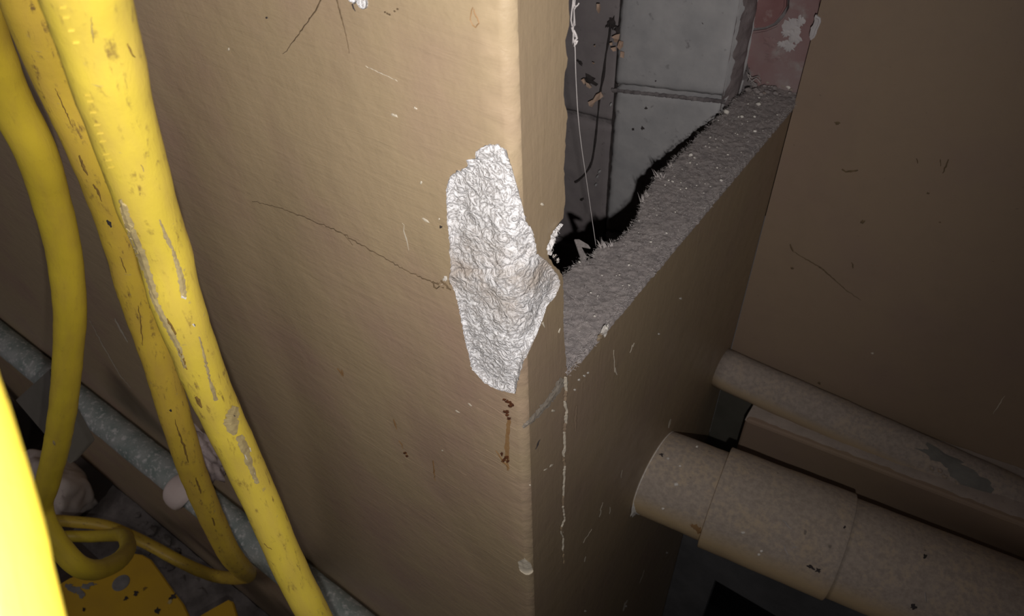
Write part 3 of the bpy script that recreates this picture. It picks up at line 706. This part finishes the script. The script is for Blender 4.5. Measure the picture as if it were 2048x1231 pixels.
for x, y, rx, ry, an in ((790, 230, 7, 2.6, 0.4), (832, 216, 4, 2, 0.6), (852, 440, 9, 2.2, 0.55), (843, 364, 2.5, 3, 0), (879, 437, 1.5, 2, 0), (458, 98, 2, 3, 0.2), (940, 808, 5, 1.6, 0.7), (915, 822, 6, 1.5, 0.5), (885, 900, 2, 1.6, 0)):
    blot('paint_chip', skin_bvh, x, y, rx, ry, M['cream'], wl, an)
blot('dirt_speck', skin_bvh, 882, 453, 3, 2.6, M['dirt_shadow'], wl); blot('dirt_speck', skin_bvh, 534, 35, 2, 2, M['dirt_shadow'], wl)
ribbon('scuff', skin_bvh, [(806, 445), (810, 466), (815, 487), (818, 500)], [0.8, 2, 2.6, 1], M['cream'], wl, jit=0.8, dome=0.0001, lift=0.0002)
ribbon('scuff', skin_bvh, [(732, 132), (762, 145), (796, 162)], [0.8, 1.6, 0.8], M['cream'], wl)
ribbon('scuff', skin_bvh, [(230, 636), (240, 658), (256, 684)], [2, 3.4, 1], M['cream'], wl)
ribbon('scuff', skin_bvh, [(180, 640), (206, 690), (240, 750), (262, 775)], [0.6, 1.4, 1.4, 0.6], M['cream'], wl)
# rust marks under the bared plaster and below
for x, y, rx, ry in ((1009, 798, 5, 3), (1017, 803, 6, 4), (1022, 809, 6, 5), (1012, 822, 7, 4.5), (1018, 836, 6, 3), (1014, 829, 4, 4), (1012, 914, 6, 4), (1007, 920, 5, 4), (1016, 921, 3, 4), (1004, 907, 3, 5)):
    blot('rust_spot', skin_bvh, x, y, rx * 0.8, ry * 0.8, M['rust'], wl, rng.uniform(-0.6, 0.6), jag=0.5, dome=0.0007)
ribbon('rust_run', skin_bvh, [(1018, 838), (1015, 870), (1014, 900), (1016, 940)], [6, 9, 9, 3], M['rust_stain'], wl, lift=0.0002, dome=0.0)
ribbon('rust_run', skin_bvh, [(992, 900), (1000, 912), (1006, 922), (1020, 936)], [1.5, 3, 5, 2], M['rust_stain'], wl, lift=0.0002)
for x0, y0, x1, y1 in ((786, 838, 794, 858), (798, 880, 806, 897), (808, 902, 815, 912), (866, 920, 870, 960), (676, 735, 684, 752), (684, 738, 686, 752)):
    ribbon('rust_run', skin_bvh, [(x0, y0), ((x0 + x1) / 2 + 1, (y0 + y1) / 2), (x1, y1)], [2, 3, 1], M['rust_stain'], wl, lift=0.0002)
for x, y in ((814, 911), (810, 905)): blot('rust_spot', skin_bvh, x, y, 3.5, 2.5, M['rust'], wl)
ribbon('stain_ring', skin_bvh, [(946, 14), (942, 28), (941, 40), (946, 50), (952, 54), (958, 46), (956, 36), (950, 28), (948, 18)], [1.5, 2, 2.5, 2.5, 2], M['rust_stain'], wl, lift=0.0002)
# brush ridges standing proud in the paint near the corner
for k in range(14):
    x0 = rng.uniform(700, 980); y0 = rng.uniform(790, 1180); L = rng.uniform(30, 120); g = 0.60 + rng.normal(0, 0.03)
    if x0 + L > 1034: L = 1034 - x0
    if L < 15: continue
    ribbon('brush_ridge', skin_bvh, [(x0, y0), (x0 + L * 0.5, y0 + L * 0.5 * g + rng.normal(0, 1)), (x0 + L, y0 + L * g)], [0.8, 2.4, 0.8], M['paint'], wl, lift=0.00005, step=9, jit=0.25, dome=0.00016)
# the return: chips, dust smear and the split paint down the joint
ribbon('dust_smear', skin_bvh, [(1130, 748), (1112, 782), (1092, 808), (1070, 832), (1046, 854)], [18, 15, 13, 11, 7], M['dust_tan'], wl, lift=0.0002, step=3, jit=0.9, dome=0.0006)
ribbon('black_nick', skin_bvh, [(1079, 878), (1075, 888), (1071, 898)], [1, 3, 1], M['dirt_shadow'], wl)
for x, y, rx, ry, an in ((1084, 408, 4, 2.5, 0.6), (1102, 930, 5, 2, -0.6), (1090, 938, 5, 1.2, -0.5), (1060, 969, 2, 2, 0), (1106, 820, 4, 2.5, 0), (1086, 648, 2, 6, -0.4), (1118, 660, 1.5, 6, 0.3)):
    blot('paint_chip', skin_bvh, x, y, rx, ry, M['cream'], wl, an)
lpts = [(1131, 752), (1132, 780), (1129, 800), (1133, 822), (1131, 845), (1128, 862), (1129, 895), (1126, 912), (1129, 930), (1127, 960), (1126, 990), (1125, 1010), (1129, 1038), (1122, 1052), (1121, 1060), (1126, 1075), (1125, 1100), (1127, 1125)]
for i in range(len(lpts) - 1):
    w = [9, 7, 7, 8, 8, 6, 7, 6, 5, 4, 4, 3.4, 3.2, 3.2, 3, 3, 2.4][i]
    ribbon('paint_flake', BVHTree.FromPolygons([Vector(q) for q in [(0.0006, 0, -2), (0.0006, 0.2, -2), (0.0006, 0.2, 1), (0.0006, 0, 1)]], [(0, 1, 2, 3)]), [lpts[i], lpts[i + 1]], [w * 0.6, w, w * 0.5], M['cream'] if i % 3 != 1 else M['paint_panel'], wl, lift=0.0002, step=3, jit=0.4, dome=0.0012)
# torn white paper edge above the notch, with dark fluff
side_bvh = BVHTree.FromPolygons([Vector(q) for q in [(0.0006, 0, -2), (0.0006, 0.7, -2), (0.0006, 0.7, 1), (0.0006, 0, 1)]], [(0, 1, 2, 3)])
ribbon('torn_edge', side_bvh, [(1120, 446), (1109, 460), (1103, 478), (1098, 492), (1096, 508)], [1.5, 4, 8, 9, 5], M['plaster'], wl, step=3, jit=0.9, dome=0.002)
for k in range(16):
    x, y = 1097 + rng.uniform(-3, 14), 506 + rng.uniform(-4, 20); x = 1094 + (y - 502) * 0.75 + rng.uniform(-2, 4)
    ribbon('torn_fibre', side_bvh, [(x, y), (x + rng.uniform(-2, 4), y - rng.uniform(1, 5)), (x + rng.uniform(0, 7), y - rng.uniform(2, 9))], [1.6, 1.2, 0.5], M['plaster'] if k % 3 else M['dirt_shadow'], wl, step=3, jit=0.3, lift=0.001)
for k in range(14):
    y = rng.uniform(455, 500); x = np.interp(y, [455, 500], [1112, 1099]) + 1
    ribbon('torn_fibre', side_bvh, [(x, y), (x + rng.uniform(1, 4), y + rng.uniform(-3, 2)), (x + rng.uniform(3, 9), y + rng.uniform(-3, 5))], [1.6, 1.0, 0.4], M['plaster'], wl, step=3, jit=0.3)
# marks on the low wall
for x0, y0, x1, y1, w in ((1156, 812, 1153, 862, 6), (1229, 700, 1231, 745, 1.4), (1232, 735, 1236, 750, 3), (1270, 686, 1268, 694, 2), (1267, 690, 1262, 706, 2), (1246, 940, 1243, 956, 2), (1204, 1020, 1200, 1034, 2.4), (1173, 1113, 1171, 1124, 2.4), (1222, 1014, 1220, 1028, 2), (1343, 838, 1338, 856, 4), (1256, 1200, 1248, 1222, 4), (1290, 1140, 1280, 1166, 1.4), (1208, 1005, 1202, 1022, 1.2), (1185, 1058, 1168, 1086, 1)):
    ribbon('scratch', side_bvh, [(x0, y0), ((x0 + x1) / 2 + rng.normal(0, 1), (y0 + y1) / 2), (x1, y1)], [w * 0.5, w, w * 0.5], M['cream'] if w < 5 else M['paint_panel'], wc, step=4, jit=0.4, lift=-0.001)
for x, y in ((1171, 752), (1178, 746), (1363, 597), (1320, 668), (1152, 780), (1160, 760), (1172, 1222), (1253, 1212), (1335, 1105), (1375, 1094)):
    blot('paint_chip', side_bvh, x, y, 2.6, 2, M['crumb'], wc, lift=-0.001)
blot('paint_flake', side_bvh, 1208, 660, 5, 13, M['crumb'], wc, 0.35, lift=0.0008, dome=0.002, jag=0.5); blot('paint_flake', side_bvh, 1198, 672, 4, 10, M['paint_panel'], wc, 0.5, lift=0.0008, dome=0.002)
# marks on the right wall
wr_bvh = BVHTree.FromPolygons([Vector(q) for q in [(0, YR, -1), (2, YR, -1), (2, YR, 1), (0, YR, 1)]], [(0, 1, 2, 3)])
ribbon('scratch', wr_bvh, [(1586, 502), (1612, 518), (1640, 534), (1664, 554), (1690, 578), (1722, 600)], [1, 2, 2.4, 2, 1.6, 0.8], M['crack'], wr, jit=0.4)
for p, w in (([(1684, 338), (1692, 342), (1702, 342), (1716, 339)], 4), ([(1833, 316), (1836, 326)], 3), ([(1897, 318), (1892, 332), (1886, 346)], 3), ([(1880, 318), (1882, 332)], 2), ([(1580, 488), (1584, 496), (1586, 502)], 4), ([(1704, 524), (1706, 536)], 3)):
    ribbon('scuff', wr_bvh, p, [w * 0.6, w, w * 0.6], M['crack'], wr, step=4)
for x, y, r in ((1674, 246, 5), (1726, 443, 5), (1856, 386, 3), (1585, 536, 3), (1639, 766, 3), (1880, 444, 2)): blot('dirt_speck', wr_bvh, x, y, r, r * 0.8, M['crack'], wr, jag=0.5)
ribbon('scuff', wr_bvh, [(1986, 826), (1998, 808), (2010, 790)], [0.8, 2, 0.8], M['cream'], wr)
blot('paint_chip', wr_bvh, 1745, 706, 3, 2, M['cream'], wr)
# flaked patch of old grey paint on the thin pipe
blot('flaked_patch', tp_bvh, 1890, 918, 62, 13, M['grey_paint'], tp, 0.47, n=26, jag=0.35, dome=0.0004); blot('flaked_patch', tp_bvh, 1940, 958, 45, 18, M['grey_paint'], tp, 0.5, n=26, jag=0.3, dome=0.0004)
for x, y in ((1916, 966), (1925, 980), (1890, 952), (1880, 940), (1864, 935)): blot('paint_flake', tp_bvh, x, y, 6, 4, M['pipe_thin'], tp, 0.6, dome=0.002)
# crumbs lying on the pipes
wp_parts = [o for o in wp.children if o.name.startswith(('pipe_length', 'coupling'))]
vv, ff = [], []
for o in wp_parts:
    b0 = len(vv); vv += [q.co + A0 for q in o.data.vertices]; ff += [tuple(i + b0 for i in p.vertices) for p in o.data.polygons]
wp_bvh = BVHTree.FromPolygons(vv, ff)
for x, y, r, an in ((1352, 968, 4.5, 0), (1336, 916, 3, 0), (1360, 931, 2.5, 0), (1394, 893, 2.5, 0), (1325, 872, 2, 0), (1326, 1016, 3, 0), (1485, 1064, 4, 0), (1518, 1108, 3, 0), (1508, 902, 3, 0), (1523, 1101, 3, 0.4)):
    o = blot('crumb', wp_bvh, x, y, r, r * 0.8, M['crumb'], None, an, dome=0.0016)
    if o: o.data.transform(Matrix.Translation(-A0)); o.parent = wp
for p in ([(1568, 1088), (1571, 1098), (1577, 1111)], [(1565, 1040), (1574, 1048), (1583, 1058)], [(1584, 1094), (1596, 1092)], [(1850, 1184), (1852, 1204)]):
    o = ribbon('dust_fibre', wp_bvh, p, [1.4, 2, 1], M['fibre'], None, lift=0.0006)
    if o: o.data.transform(Matrix.Translation(-A0)); o.parent = wp
for x, y, rx, ry, mt in ((1622, 1133, 9, 4, 'dirt_shadow'), (1636, 1140, 6, 4, 'dirt_shadow'), (1323, 909, 4, 3, 'dirt_shadow'), (1689, 1054, 2.5, 2.5, 'dirt_shadow'), (1826, 1212, 6, 5, 'dirt_shadow'), (1850, 1112, 4, 4, 'dirt_shadow'), (1388, 1052, 10, 5, 'rust_stain'), (1398, 1060, 7, 8, 'rust_stain')):
    o = blot('dirt_speck', wp_bvh, x, y, rx, ry, M[mt], None, 0.4, jag=0.5, dome=0.0002)
    if o: o.data.transform(Matrix.Translation(-A0)); o.parent = wp
# marks on the cables
def on_cable(o, bv, items):
    for kind, p, w, mt in items: ribbon(kind, bv, p, w, M[mt], o, step=4, jit=0.6, lift=0.0002, dome=0.0003)
on_cable(cB, bvB, [('cut', [(110, 176), (122, 200), (134, 228), (146, 254)], [1, 2.4, 2.4, 1], 'cable_cut'), ('cut', [(158, 310), (166, 330), (176, 350)], [3, 6, 2], 'cable_cut'), ('cut', [(186, 368), (194, 378), (204, 402)], [3, 5, 1], 'cable_cut'),
                   ('cut', [(213, 440), (219, 446), (222, 454)], [3, 7, 3], 'dirt_shadow'), ('cut', [(349, 838), (357, 862), (368, 890), (377, 924)], [1, 3, 4.5, 1.5], 'cable_cut'), ('cut', [(391, 954), (396, 968), (402, 986)], [2, 5, 2], 'cable_cut'),
                   ('cut', [(276, 610), (281, 640), (286, 690)], [1, 3, 1], 'cable_cut'), ('cut', [(340, 818), (343, 822)], [4, 3], 'dirt_shadow'), ('cut', [(240, 512), (247, 530), (252, 545)], [1, 3, 1], 'cable_cut'), ('cut', [(424, 1034), (430, 1050)], [2, 4, 2], 'cable_cut')])
on_cable(cC, bvC, [('scuff', [(318, 438), (326, 458), (336, 482), (345, 500)], [3, 6, 9, 4], 'cable_scuff'), ('scuff', [(346, 500), (358, 540), (366, 580), (369, 594)], [6, 10, 14, 10], 'cable_scuff'), ('scuff', [(362, 592), (372, 594)], [6, 5], 'crumb'), ('nick', [(386, 646), (389, 652)], [4, 7, 3], 'crumb'), ('nick', [(388, 647), (390, 651)], [2, 3], 'dirt_shadow'),
                   ('scuff', [(398, 672), (408, 710), (420, 762), (432, 800)], [3, 5, 5, 9], 'cable_scuff'), ('scuff', [(470, 812), (464, 832), (462, 852), (470, 868)], [12, 26, 28, 8], 'cable_scuff'), ('nick', [(467, 828), (468, 832)], [3, 3], 'dirt_shadow'),
                   ('scuff', [(300, 580), (312, 606), (328, 638), (345, 670), (360, 700), (370, 735)], [6, 12, 12, 12, 10, 6], 'cable_scuff'), ('cut', [(334, 636), (343, 650), (352, 668)], [3, 5, 4], 'cable_cut'), ('cut', [(356, 694), (364, 712), (374, 738)], [3, 6, 3], 'cable_cut'), ('cut', [(392, 792), (398, 804), (404, 814)], [5, 8, 3], 'cable_cut'),
                   ('scuff', [(241, 398), (252, 430), (268, 474), (285, 515), (300, 560), (312, 596)], [7, 15, 19, 17, 15, 12], 'cable_scuff'), ('scuff', [(478, 870), (490, 900), (500, 930), (515, 966)], [14, 16, 12, 8], 'cable_scuff'), ('scuff', [(490, 908), (494, 918)], [2, 2], 'crumb'), ('scuff', [(500, 894), (502, 902)], [2, 2], 'crumb'), ('scuff', [(508, 944), (510, 956)], [2, 2], 'crumb'),
                   ('cut', [(254, 86), (262, 105), (268, 114)], [2, 4, 2], 'cable_cut'), ('cut', [(182, 32), (184, 60), (188, 84)], [1, 3, 1], 'cable_scuff'), ('cut', [(528, 1086), (536, 1094), (544, 1098)], [1.5, 1.5, 0.8], 'cable_cut'), ('cut', [(282, 328), (287, 342)], [1.5, 2], 'cable_scuff')])
on_cable(cA, bvA, [('cut', [(106, 880), (110, 890)], [2, 5, 2], 'cable_scuff')])
# raised moulded lettering down the left flank of the nearest hanging cable
def stroke_letter(nm, strokes, c, ax, ay):
    v, f = [], []
    for st in strokes:
        for (x0, y0), (x1, y1) in zip(st[:-1], st[1:]):
            a = (c[0] + ax[0] * x0 + ay[0] * y0, c[1] + ax[1] * x0 + ay[1] * y0); b = (c[0] + ax[0] * x1 + ay[0] * y1, c[1] + ax[1] * x1 + ay[1] * y1)
            t = np.array(b) - np.array(a); nn = np.array([-t[1], t[0]]) / (np.linalg.norm(t) + 1e-9) * 1.1
            q = [hit(bvC, *(np.array(p) + nn * s), l) for p in (a, b) for s, l in ((-1, 0.0), (0, 0.0006), (1, 0.0))]
            if any(h is None for h in q): continue
            o0 = len(v); v += [h[0] for h in q]; f += [(o0, o0 + 1, o0 + 4, o0 + 3), (o0 + 1, o0 + 2, o0 + 5, o0 + 4)]
    if f: obj(nm, mesh(nm, v, f), M['cable_scuff'] if c[1] > 390 else M['cable'], cC)
LET = {'A': [[(0, 0), (0.5, 1), (1, 0)], [(0.25, 0.45), (0.75, 0.45)]], 'V': [[(0, 1), (0.5, 0), (1, 1)]], 'D': [[(0, 0), (0, 1), (0.6, 0.95), (1, 0.5), (0.6, 0.05), (0, 0)]], 'L': [[(0, 1), (0, 0), (0.9, 0)]],
       'O': [[(0.5, 0), (0, 0.5), (0.5, 1), (1, 0.5), (0.5, 0)]], 'I': [[(0.3, 0), (0.7, 1)]]}
for ch, cx0, cy0 in (('A', 273, 512), ('V', 263, 484), ('O', 256, 464), ('L', 250, 446), ('D', 244, 424), ('I', 218, 340), ('I', 213, 326), ('I', 208, 314), ('I', 201, 288), ('I', 196, 272), ('I', 190, 255), ('I', 182, 230), ('I', 171, 196), ('I', 176, 208), ('I', 148, 90), ('I', 138, 66), ('I', 128, 40), ('I', 122, 20)):
    stroke_letter('moulded_letter', LET[ch], (cx0, cy0), (-5.5, -17), (13, -3) if ch != 'I' else (15, 6))

# ------------------------------------------------------------------ things in the opening
def strand(pxs, r=0.0003):
    return tube('s', catmull([P(x, y, 1, d) for x, y, d in pxs], 0.004), r, 6, 0.0, True)
def join_meshes(name, ms):
    v, f = [], []
    for q in ms:
        b0 = len(v); v += [tuple(w.co) for w in q.vertices]; f += [tuple(i + b0 for i in p.vertices) for p in q.polygons]
    return mesh(name, v, f)
web = obj('cobweb', join_meshes('cobweb', [
    strand([(1143, -60, 0.058), (1147, 0, 0.06), (1148, 40, 0.062), (1146, 70, 0.064), (1150, 95, 0.066), (1151, 130, 0.07), (1153, 180, 0.08), (1157, 240, 0.09), (1164, 300, 0.105), (1173, 360, 0.125), (1183, 430, 0.145), (1190, 478, 0.157), (1192, 492, 0.160)], 0.00028),
    strand([(1150, -40, 0.058), (1146, 5, 0.06), (1142, 40, 0.062), (1147, 62, 0.064), (1145, 88, 0.066)], 0.0004), strand([(1153, -30, 0.058), (1149, 12, 0.06), (1157, 8, 0.06), (1148, 20, 0.06), (1150, 50, 0.062), (1143, 55, 0.063), (1150, 74, 0.064)], 0.0003),
    strand([(1147, 60, 0.064), (1154, 76, 0.066), (1146, 84, 0.066), (1155, 82, 0.066), (1148, 92, 0.066)], 0.0006), strand([(1158, 6, 0.06), (1152, 14, 0.06), (1145, 3, 0.06)], 0.0003)]), M['web'], None, True)
tag(web, 'long cobweb thread hanging in the opening down to the dusty ledge', 'cobweb')
bwv = [(-0.7, YB - 0.002, -1), (0.0, YB - 0.002, -1), (0.0, YB - 0.002, 1), (-0.7, YB - 0.002, 1)]
bw_bvh = BVHTree.FromPolygons([Vector(q) for q in bwv], [(0, 1, 2, 3)])
wire = obj('dirty_strand', tube('s', catmull([P(x, y, 1, YB + 0.004) for x, y in ((1222, 40), (1219, 70), (1212, 110), (1207, 150), (1200, 190), (1194, 250), (1188, 300), (1182, 328), (1170, 348), (1155, 362), (1150, 364))], 0.004), 0.0013, 8, 0.0009), M['dirt_shadow'], wb, True)
for x, y, rx, ry, an in ((1172, 166, 14, 9, 0.4), (1153, 130, 7, 3, 0.8), (1218, 50, 5, 14, 0), (1210, 54, 4, 9, 0.4), (1232, 62, 5, 9, 0), (1158, 404, 3, 3, 0), (1290, 218, 3, 3, 0), (1353, 15, 2, 2, 0), (1404, 48, 1.5, 3.5, -0.6), (1264, 260, 3, 3, 0), (1283, 258, 3, 4, 0), (1310, 163, 2.5, 2.5, 0), (1216, 378, 3, 3, 0)):
    blot('smudge_and_shadow', bw_bvh, x, y, rx, ry, M['dirt_shadow'], wb, an, lift=-0.003 if x > 1226 else -0.008, dome=0.002, jag=0.5)  # marks behind flakes and cobweb are painted cast shadows, the specks dirt
for x, y, rx, ry, an in ((1584, 50, 16, 15, 0.2), (1590, 72, 13, 16, 0), (1578, 92, 13, 10, 0.3), (1600, 44, 9, 12, 0.4), (1564, 88, 9, 6, 0), (1572, 66, 8, 9, 0), (1540, 84, 14, 10, 0.3), (1548, 110, 18, 12, -0.3)):
    blot('plaster_smear', br_bvh, x, y, rx, ry, M['lilac_plaster'] if x > 1550 else M['pink_brick'], wb, an, lift=0.0002, dome=0.0009, n=26, jag=0.35)
def flake(pxs, y, tilt):
    pt = [P(a, b, 1, y + tilt * (i % 3 - 1)) for i, (a, b) in enumerate(pxs)]; n = len(pt)
    v = pt + [q + Vector((0, 0.0012, 0)) for q in pt]
    obj('peeled_flake', mesh('peeled_flake', v, [tuple(range(n)), tuple(range(2 * n - 1, n - 1, -1))] + [(i, n + i, n + (i + 1) % n, (i + 1) % n) for i in range(n)]), M['tan_flake'], wb)
for q in ([(1223, 74), (1230, 70), (1239, 68), (1237, 79), (1234, 85), (1228, 84), (1227, 77)], [(1238, 82), (1246, 84), (1245, 94), (1239, 100), (1234, 94)], [(1221, 96), (1231, 94), (1232, 102), (1226, 103)], [(1241, 103), (1248, 105), (1247, 116), (1240, 114)], [(1219, 86), (1224, 85), (1224, 91), (1220, 91)],
          [(1162, 160), (1167, 157), (1171, 165), (1168, 169)], [(1171, 165), (1177, 168), (1183, 175), (1179, 177), (1173, 173)], [(1192, 189), (1201, 184), (1206, 193), (1199, 199), (1190, 204), (1184, 214), (1178, 212), (1176, 204), (1186, 199)], [(1193, 8), (1199, 8), (1200, 20), (1197, 27), (1193, 20)], [(1184, 125), (1189, 127), (1187, 129)], [(1187, 92), (1190, 90), (1190, 94)]):
    flake(q, YB - 0.006, 0.002)
for x, y in ((1196, 346), (1192, 356), (1189, 372), (1219, 212), (1253, 120), (1278, 152)): blot('crumb', bw_bvh, x, y, 2.5, 3.5, M['block'], wb, 0.3, lift=-0.004, dome=0.003)
# crushed web and rubbish where ledge meets brick
for k in range(26):
    x, y = rng.uniform(1495, 1600), rng.uniform(160, 192); p = P(x, y, 2, ZL + 0.003); s = 0.0015 + 0.003 * rng.random()
    obj('crumb', lump('crumb', p, (s, s * 0.7, s * 0.6), 300 + k, 0.4, 1), M['dust'] if k % 5 else M['dust_brown'], wc)
obj('web_tangle', join_meshes('web_tangle', [tube('s', catmull([P(x + rng.normal(0, 2), y + rng.normal(0, 2), 2, ZL + 0.004 + 0.012 * t) for x, y, t in q], 0.003), 0.0005, 6) for q in (
    [(1494, 142, 1), (1502, 160, 0.6), (1510, 168, 0)], [(1492, 150, 1), (1505, 156, 0.7), (1516, 152, 0.7), (1520, 166, 0)], [(1500, 166, 0.3), (1512, 156, 0.6), (1524, 170, 0)], [(1498, 134, 1), (1500, 150, 0.8), (1494, 166, 0.1)])]), M['fibre'], wc, True)

# ------------------------------------------------------------------ the dark corner on the floor at the left
# grey rubble heaped along the foot of the wall: a mound and loose stones
v, f = [], []
for i in range(91):
    x = -1.535 + 1.135 * i / 90
    for k in range(11):
        t = k / 10; y = -0.001 - 0.16 * t
        v.append((x, y, ZF + 0.002 + 0.05 * (1 - t) ** 0.8 * (1 + 0.5 * noise.noise(Vector((x * 6, t, 0)))) + 0.018 * noise.noise(Vector((x * 24, y * 24, 2))) * (1 - t) + 0.008 * noise.noise(Vector((x * 70, y * 70, 5))) * (1 - t)))
for i in range(90):
    for k in range(10): a = i * 11 + k; f.append((a, a + 1, a + 12, a + 11))
heap = obj('rubble', mesh('rubble', v, f), M['rubble'], None, True); tag(heap, 'grey rubble heaped along the foot of the tan wall', 'rubble', kind='stuff')
v, f = [], []
for k in range(190):
    x = rng.uniform(-1.45, -0.45); t = rng.random() ** 1.2; y = -0.02 - 0.13 * t; s = 0.004 + 0.014 * rng.random() ** 2.5
    q = lump('s', (x, y, ZF + 0.045 * max(0, 1 - t * 1.2) + s * 0.4), (s * rng.uniform(0.8, 1.5), s, s * 0.8), k, 0.4, 1)
    b0 = len(v); v += [tuple(w.co) for w in q.vertices]; f += [tuple(i + b0 for i in p.vertices) for p in q.polygons]; bpy.data.meshes.remove(q)
tag(obj('loose_stones', mesh('loose_stones', v, f), M['rubble'], heap), kind='stuff')
# pale crumpled lump against the wall
def crumple(name, c, size, seed, mat, label, cat):
    bm = bmesh.new(); bmesh.ops.create_icosphere(bm, subdivisions=5, radius=1)
    for q in bm.verts:
        d = q.co.normalized(); w = d + noise.noise_vector(d * 1.2 + Vector((seed, 0, 0))) * 0.5
        r = 1 + 0.34 * noise.noise(w * 1.1 + Vector((0, seed, 0))) + 0.14 * (abs(noise.noise(w * 2.0 + Vector((seed, 1, 0)))) - 0.2)
        q.co = Vector((d.x * r * size[0], d.y * r * size[1], d.z * r * size[2])) + Vector(c)
        q.co.z = max(q.co.z, ZF + 0.001)
    me = bpy.data.meshes.new(name); bm.to_mesh(me); bm.free()
    o = obj(name, me, mat, None, True); tag(o, label, cat); return o
c = P(140, 1000, 2, ZF + 0.06)
crumple('crumpled_sack', (-1.64, -0.11, ZF + 0.085), (0.115, 0.08, 0.125), 3, M['pale_lump'], 'pale crumpled sack lying on the floor behind the yellow cables', 'sack')
# greenish board leaning on the wall, dark olive heap left of it
b1, b2, b3, b4 = P(98, 738, 1, -0.07), P(178, 886, 1, -0.10), P(140, 928, 1, -0.14), P(30, 800, 1, -0.12)
nrm = (b2 - b1).cross(b4 - b1).normalized() * 0.012
if nrm.dot(Vector(CAM) - b1) > 0: nrm = -nrm
v = [b1, b2, b3, b4]; v += [q + nrm for q in v]
lb = obj('board_offcut', mesh('board_offcut', v, [(0, 1, 2, 3), (7, 6, 5, 4), (0, 4, 5, 1), (1, 5, 6, 2), (2, 6, 7, 3), (3, 7, 4, 0)]), M['slate'])
bv = lb.modifiers.new('edge', 'BEVEL'); bv.width = 0.002; bv.segments = 2
tag(lb, 'greenish grey board offcut leaning on the wall below the grey green pipe', 'board')
c = P(70, 930, 2, ZF + 0.12)
crumple('dark_bag', (-2.02, -0.17, ZF + 0.15), (0.135, 0.115, 0.17), 8, M['olive'], 'dark olive lump of sacking in the far left corner', 'sack')

# yellow steel stand: chipped plate on a post, seen from above
ZP = -1.22
def plate(nm, pxs, z, th, mat, parent, holes=()):
    lp = [np.array(P(x, y, 2, z)[:2]) for x, y in pxs]
    v = [(q[0], q[1], z) for q in lp] + [(q[0], q[1], z - th) for q in lp]; n = len(lp)
    f = [tuple(range(n)), tuple(range(2 * n - 1, n - 1, -1))] + [(i, n + i, n + (i + 1) % n, (i + 1) % n) for i in range(n)]
    bm = bmesh.new(); vs = [bm.verts.new(q) for q in v]
    for q in f: bm.faces.new([vs[i] for i in q])
    bmesh.ops.recalc_face_normals(bm, faces=bm.faces[:])
    bmesh.ops.bevel(bm, geom=[e for e in bm.edges if abs(e.verts[0].co.z - z) < 1e-6 and abs(e.verts[1].co.z - z) < 1e-6], offset=0.0025, segments=2, affect='EDGES')
    me = bpy.data.meshes.new(nm); bm.to_mesh(me); bm.free(); me.transform(Matrix.Translation(-st.location))
    return obj(nm, me, mat, parent)
st = empty('steel_stand', P(230, 1260, 2, ZP)); st.location.z = ZF
tag(st, 'chipped yellow painted steel stand below the loop of cable', 'stand')
pl = plate('top_plate', [(96, 1180), (138, 1155), (190, 1135), (240, 1112), (266, 1105), (285, 1108), (302, 1118), (322, 1145), (345, 1178), (366, 1205), (377, 1228), (384, 1300), (360, 1420), (150, 1420), (60, 1320)], ZP, 0.012, M['yellow_steel'], st)
plate('side_plate', [(392, 1234), (425, 1215), (456, 1198), (466, 1202), (474, 1228), (482, 1270), (470, 1360), (384, 1350)], ZP - 0.02, 0.012, M['yellow_steel'], st)
bar0, bar1 = P(340, 1330, 2, ZP), P(430, 1320, 2, ZP - 0.03)
L0 = st.location
obj('cross_bar', tube('cross_bar', [bar0 - L0 + Vector((0, 0, -0.02)), bar1 - L0 + Vector((0, 0, -0.005))], 0.012, 12), M['yellow_steel'], st, True)
obj('post', tube('post', [Vector((0, 0, 0.0)), Vector((0, 0, (ZP - ZF) * 0.5)), Vector((0, 0, ZP - ZF - 0.01))], 0.028, 20), M['yellow_steel'], st, True)
obj('foot', tube('foot', [Vector((0, 0, 0.0005)), Vector((0, 0, 0.006)), Vector((0, 0, 0.010))], [0.07, 0.07, 0.066], 28), M['yellow_steel'], st, True)
hp = P(242, 1165, 2, ZP) - L0
bh = obj('bolt_hole', tube('bolt_hole', [hp + Vector((0, 0, -0.004)), hp + Vector((0, 0, 0.0008)), hp + Vector((0, 0, 0.0012))], [0.0185, 0.0185, 0.0165], 24), M['bare_steel'], st); tag(bh, 'dull grey bolt in the plate')
pbv = BVHTree.FromPolygons([Vector(q) for q in [(-2, -2, ZP + 0.0006), (1, -2, ZP + 0.0006), (1, 0, ZP + 0.0006), (-2, 0, ZP + 0.0006)]], [(0, 1, 2, 3)])
for x, y, rx, ry, an, mt in ((148, 1176, 14, 7, 0.3, 'bare_steel'), (160, 1184, 10, 7, 0.9, 'bare_steel'), (172, 1172, 14, 5, -0.3, 'bare_steel'), (138, 1172, 7, 4, -0.5, 'bare_steel'), (184, 1168, 8, 3, 0, 'bare_steel'), (272, 1186, 5, 4, -0.6, 'dirt_shadow'), (252, 1196, 5, 3, -0.6, 'dirt_shadow'), (168, 1218, 3, 3, 0, 'dirt_shadow'), (346, 1192, 8, 5, -0.6, 'dirt_shadow'), (340, 1202, 6, 3, -0.6, 'cable_scuff'), (315, 1220, 5, 7, 0.2, 'dirt_shadow'), (290, 1176, 6, 2, -0.7, 'cable_cut')):
    o = blot('paint_chip', pbv, x, y, rx, ry, M[mt], None, an, jag=0.5, dome=0.0003)
    if o: o.data.transform(Matrix.Translation(-L0)); o.parent = st
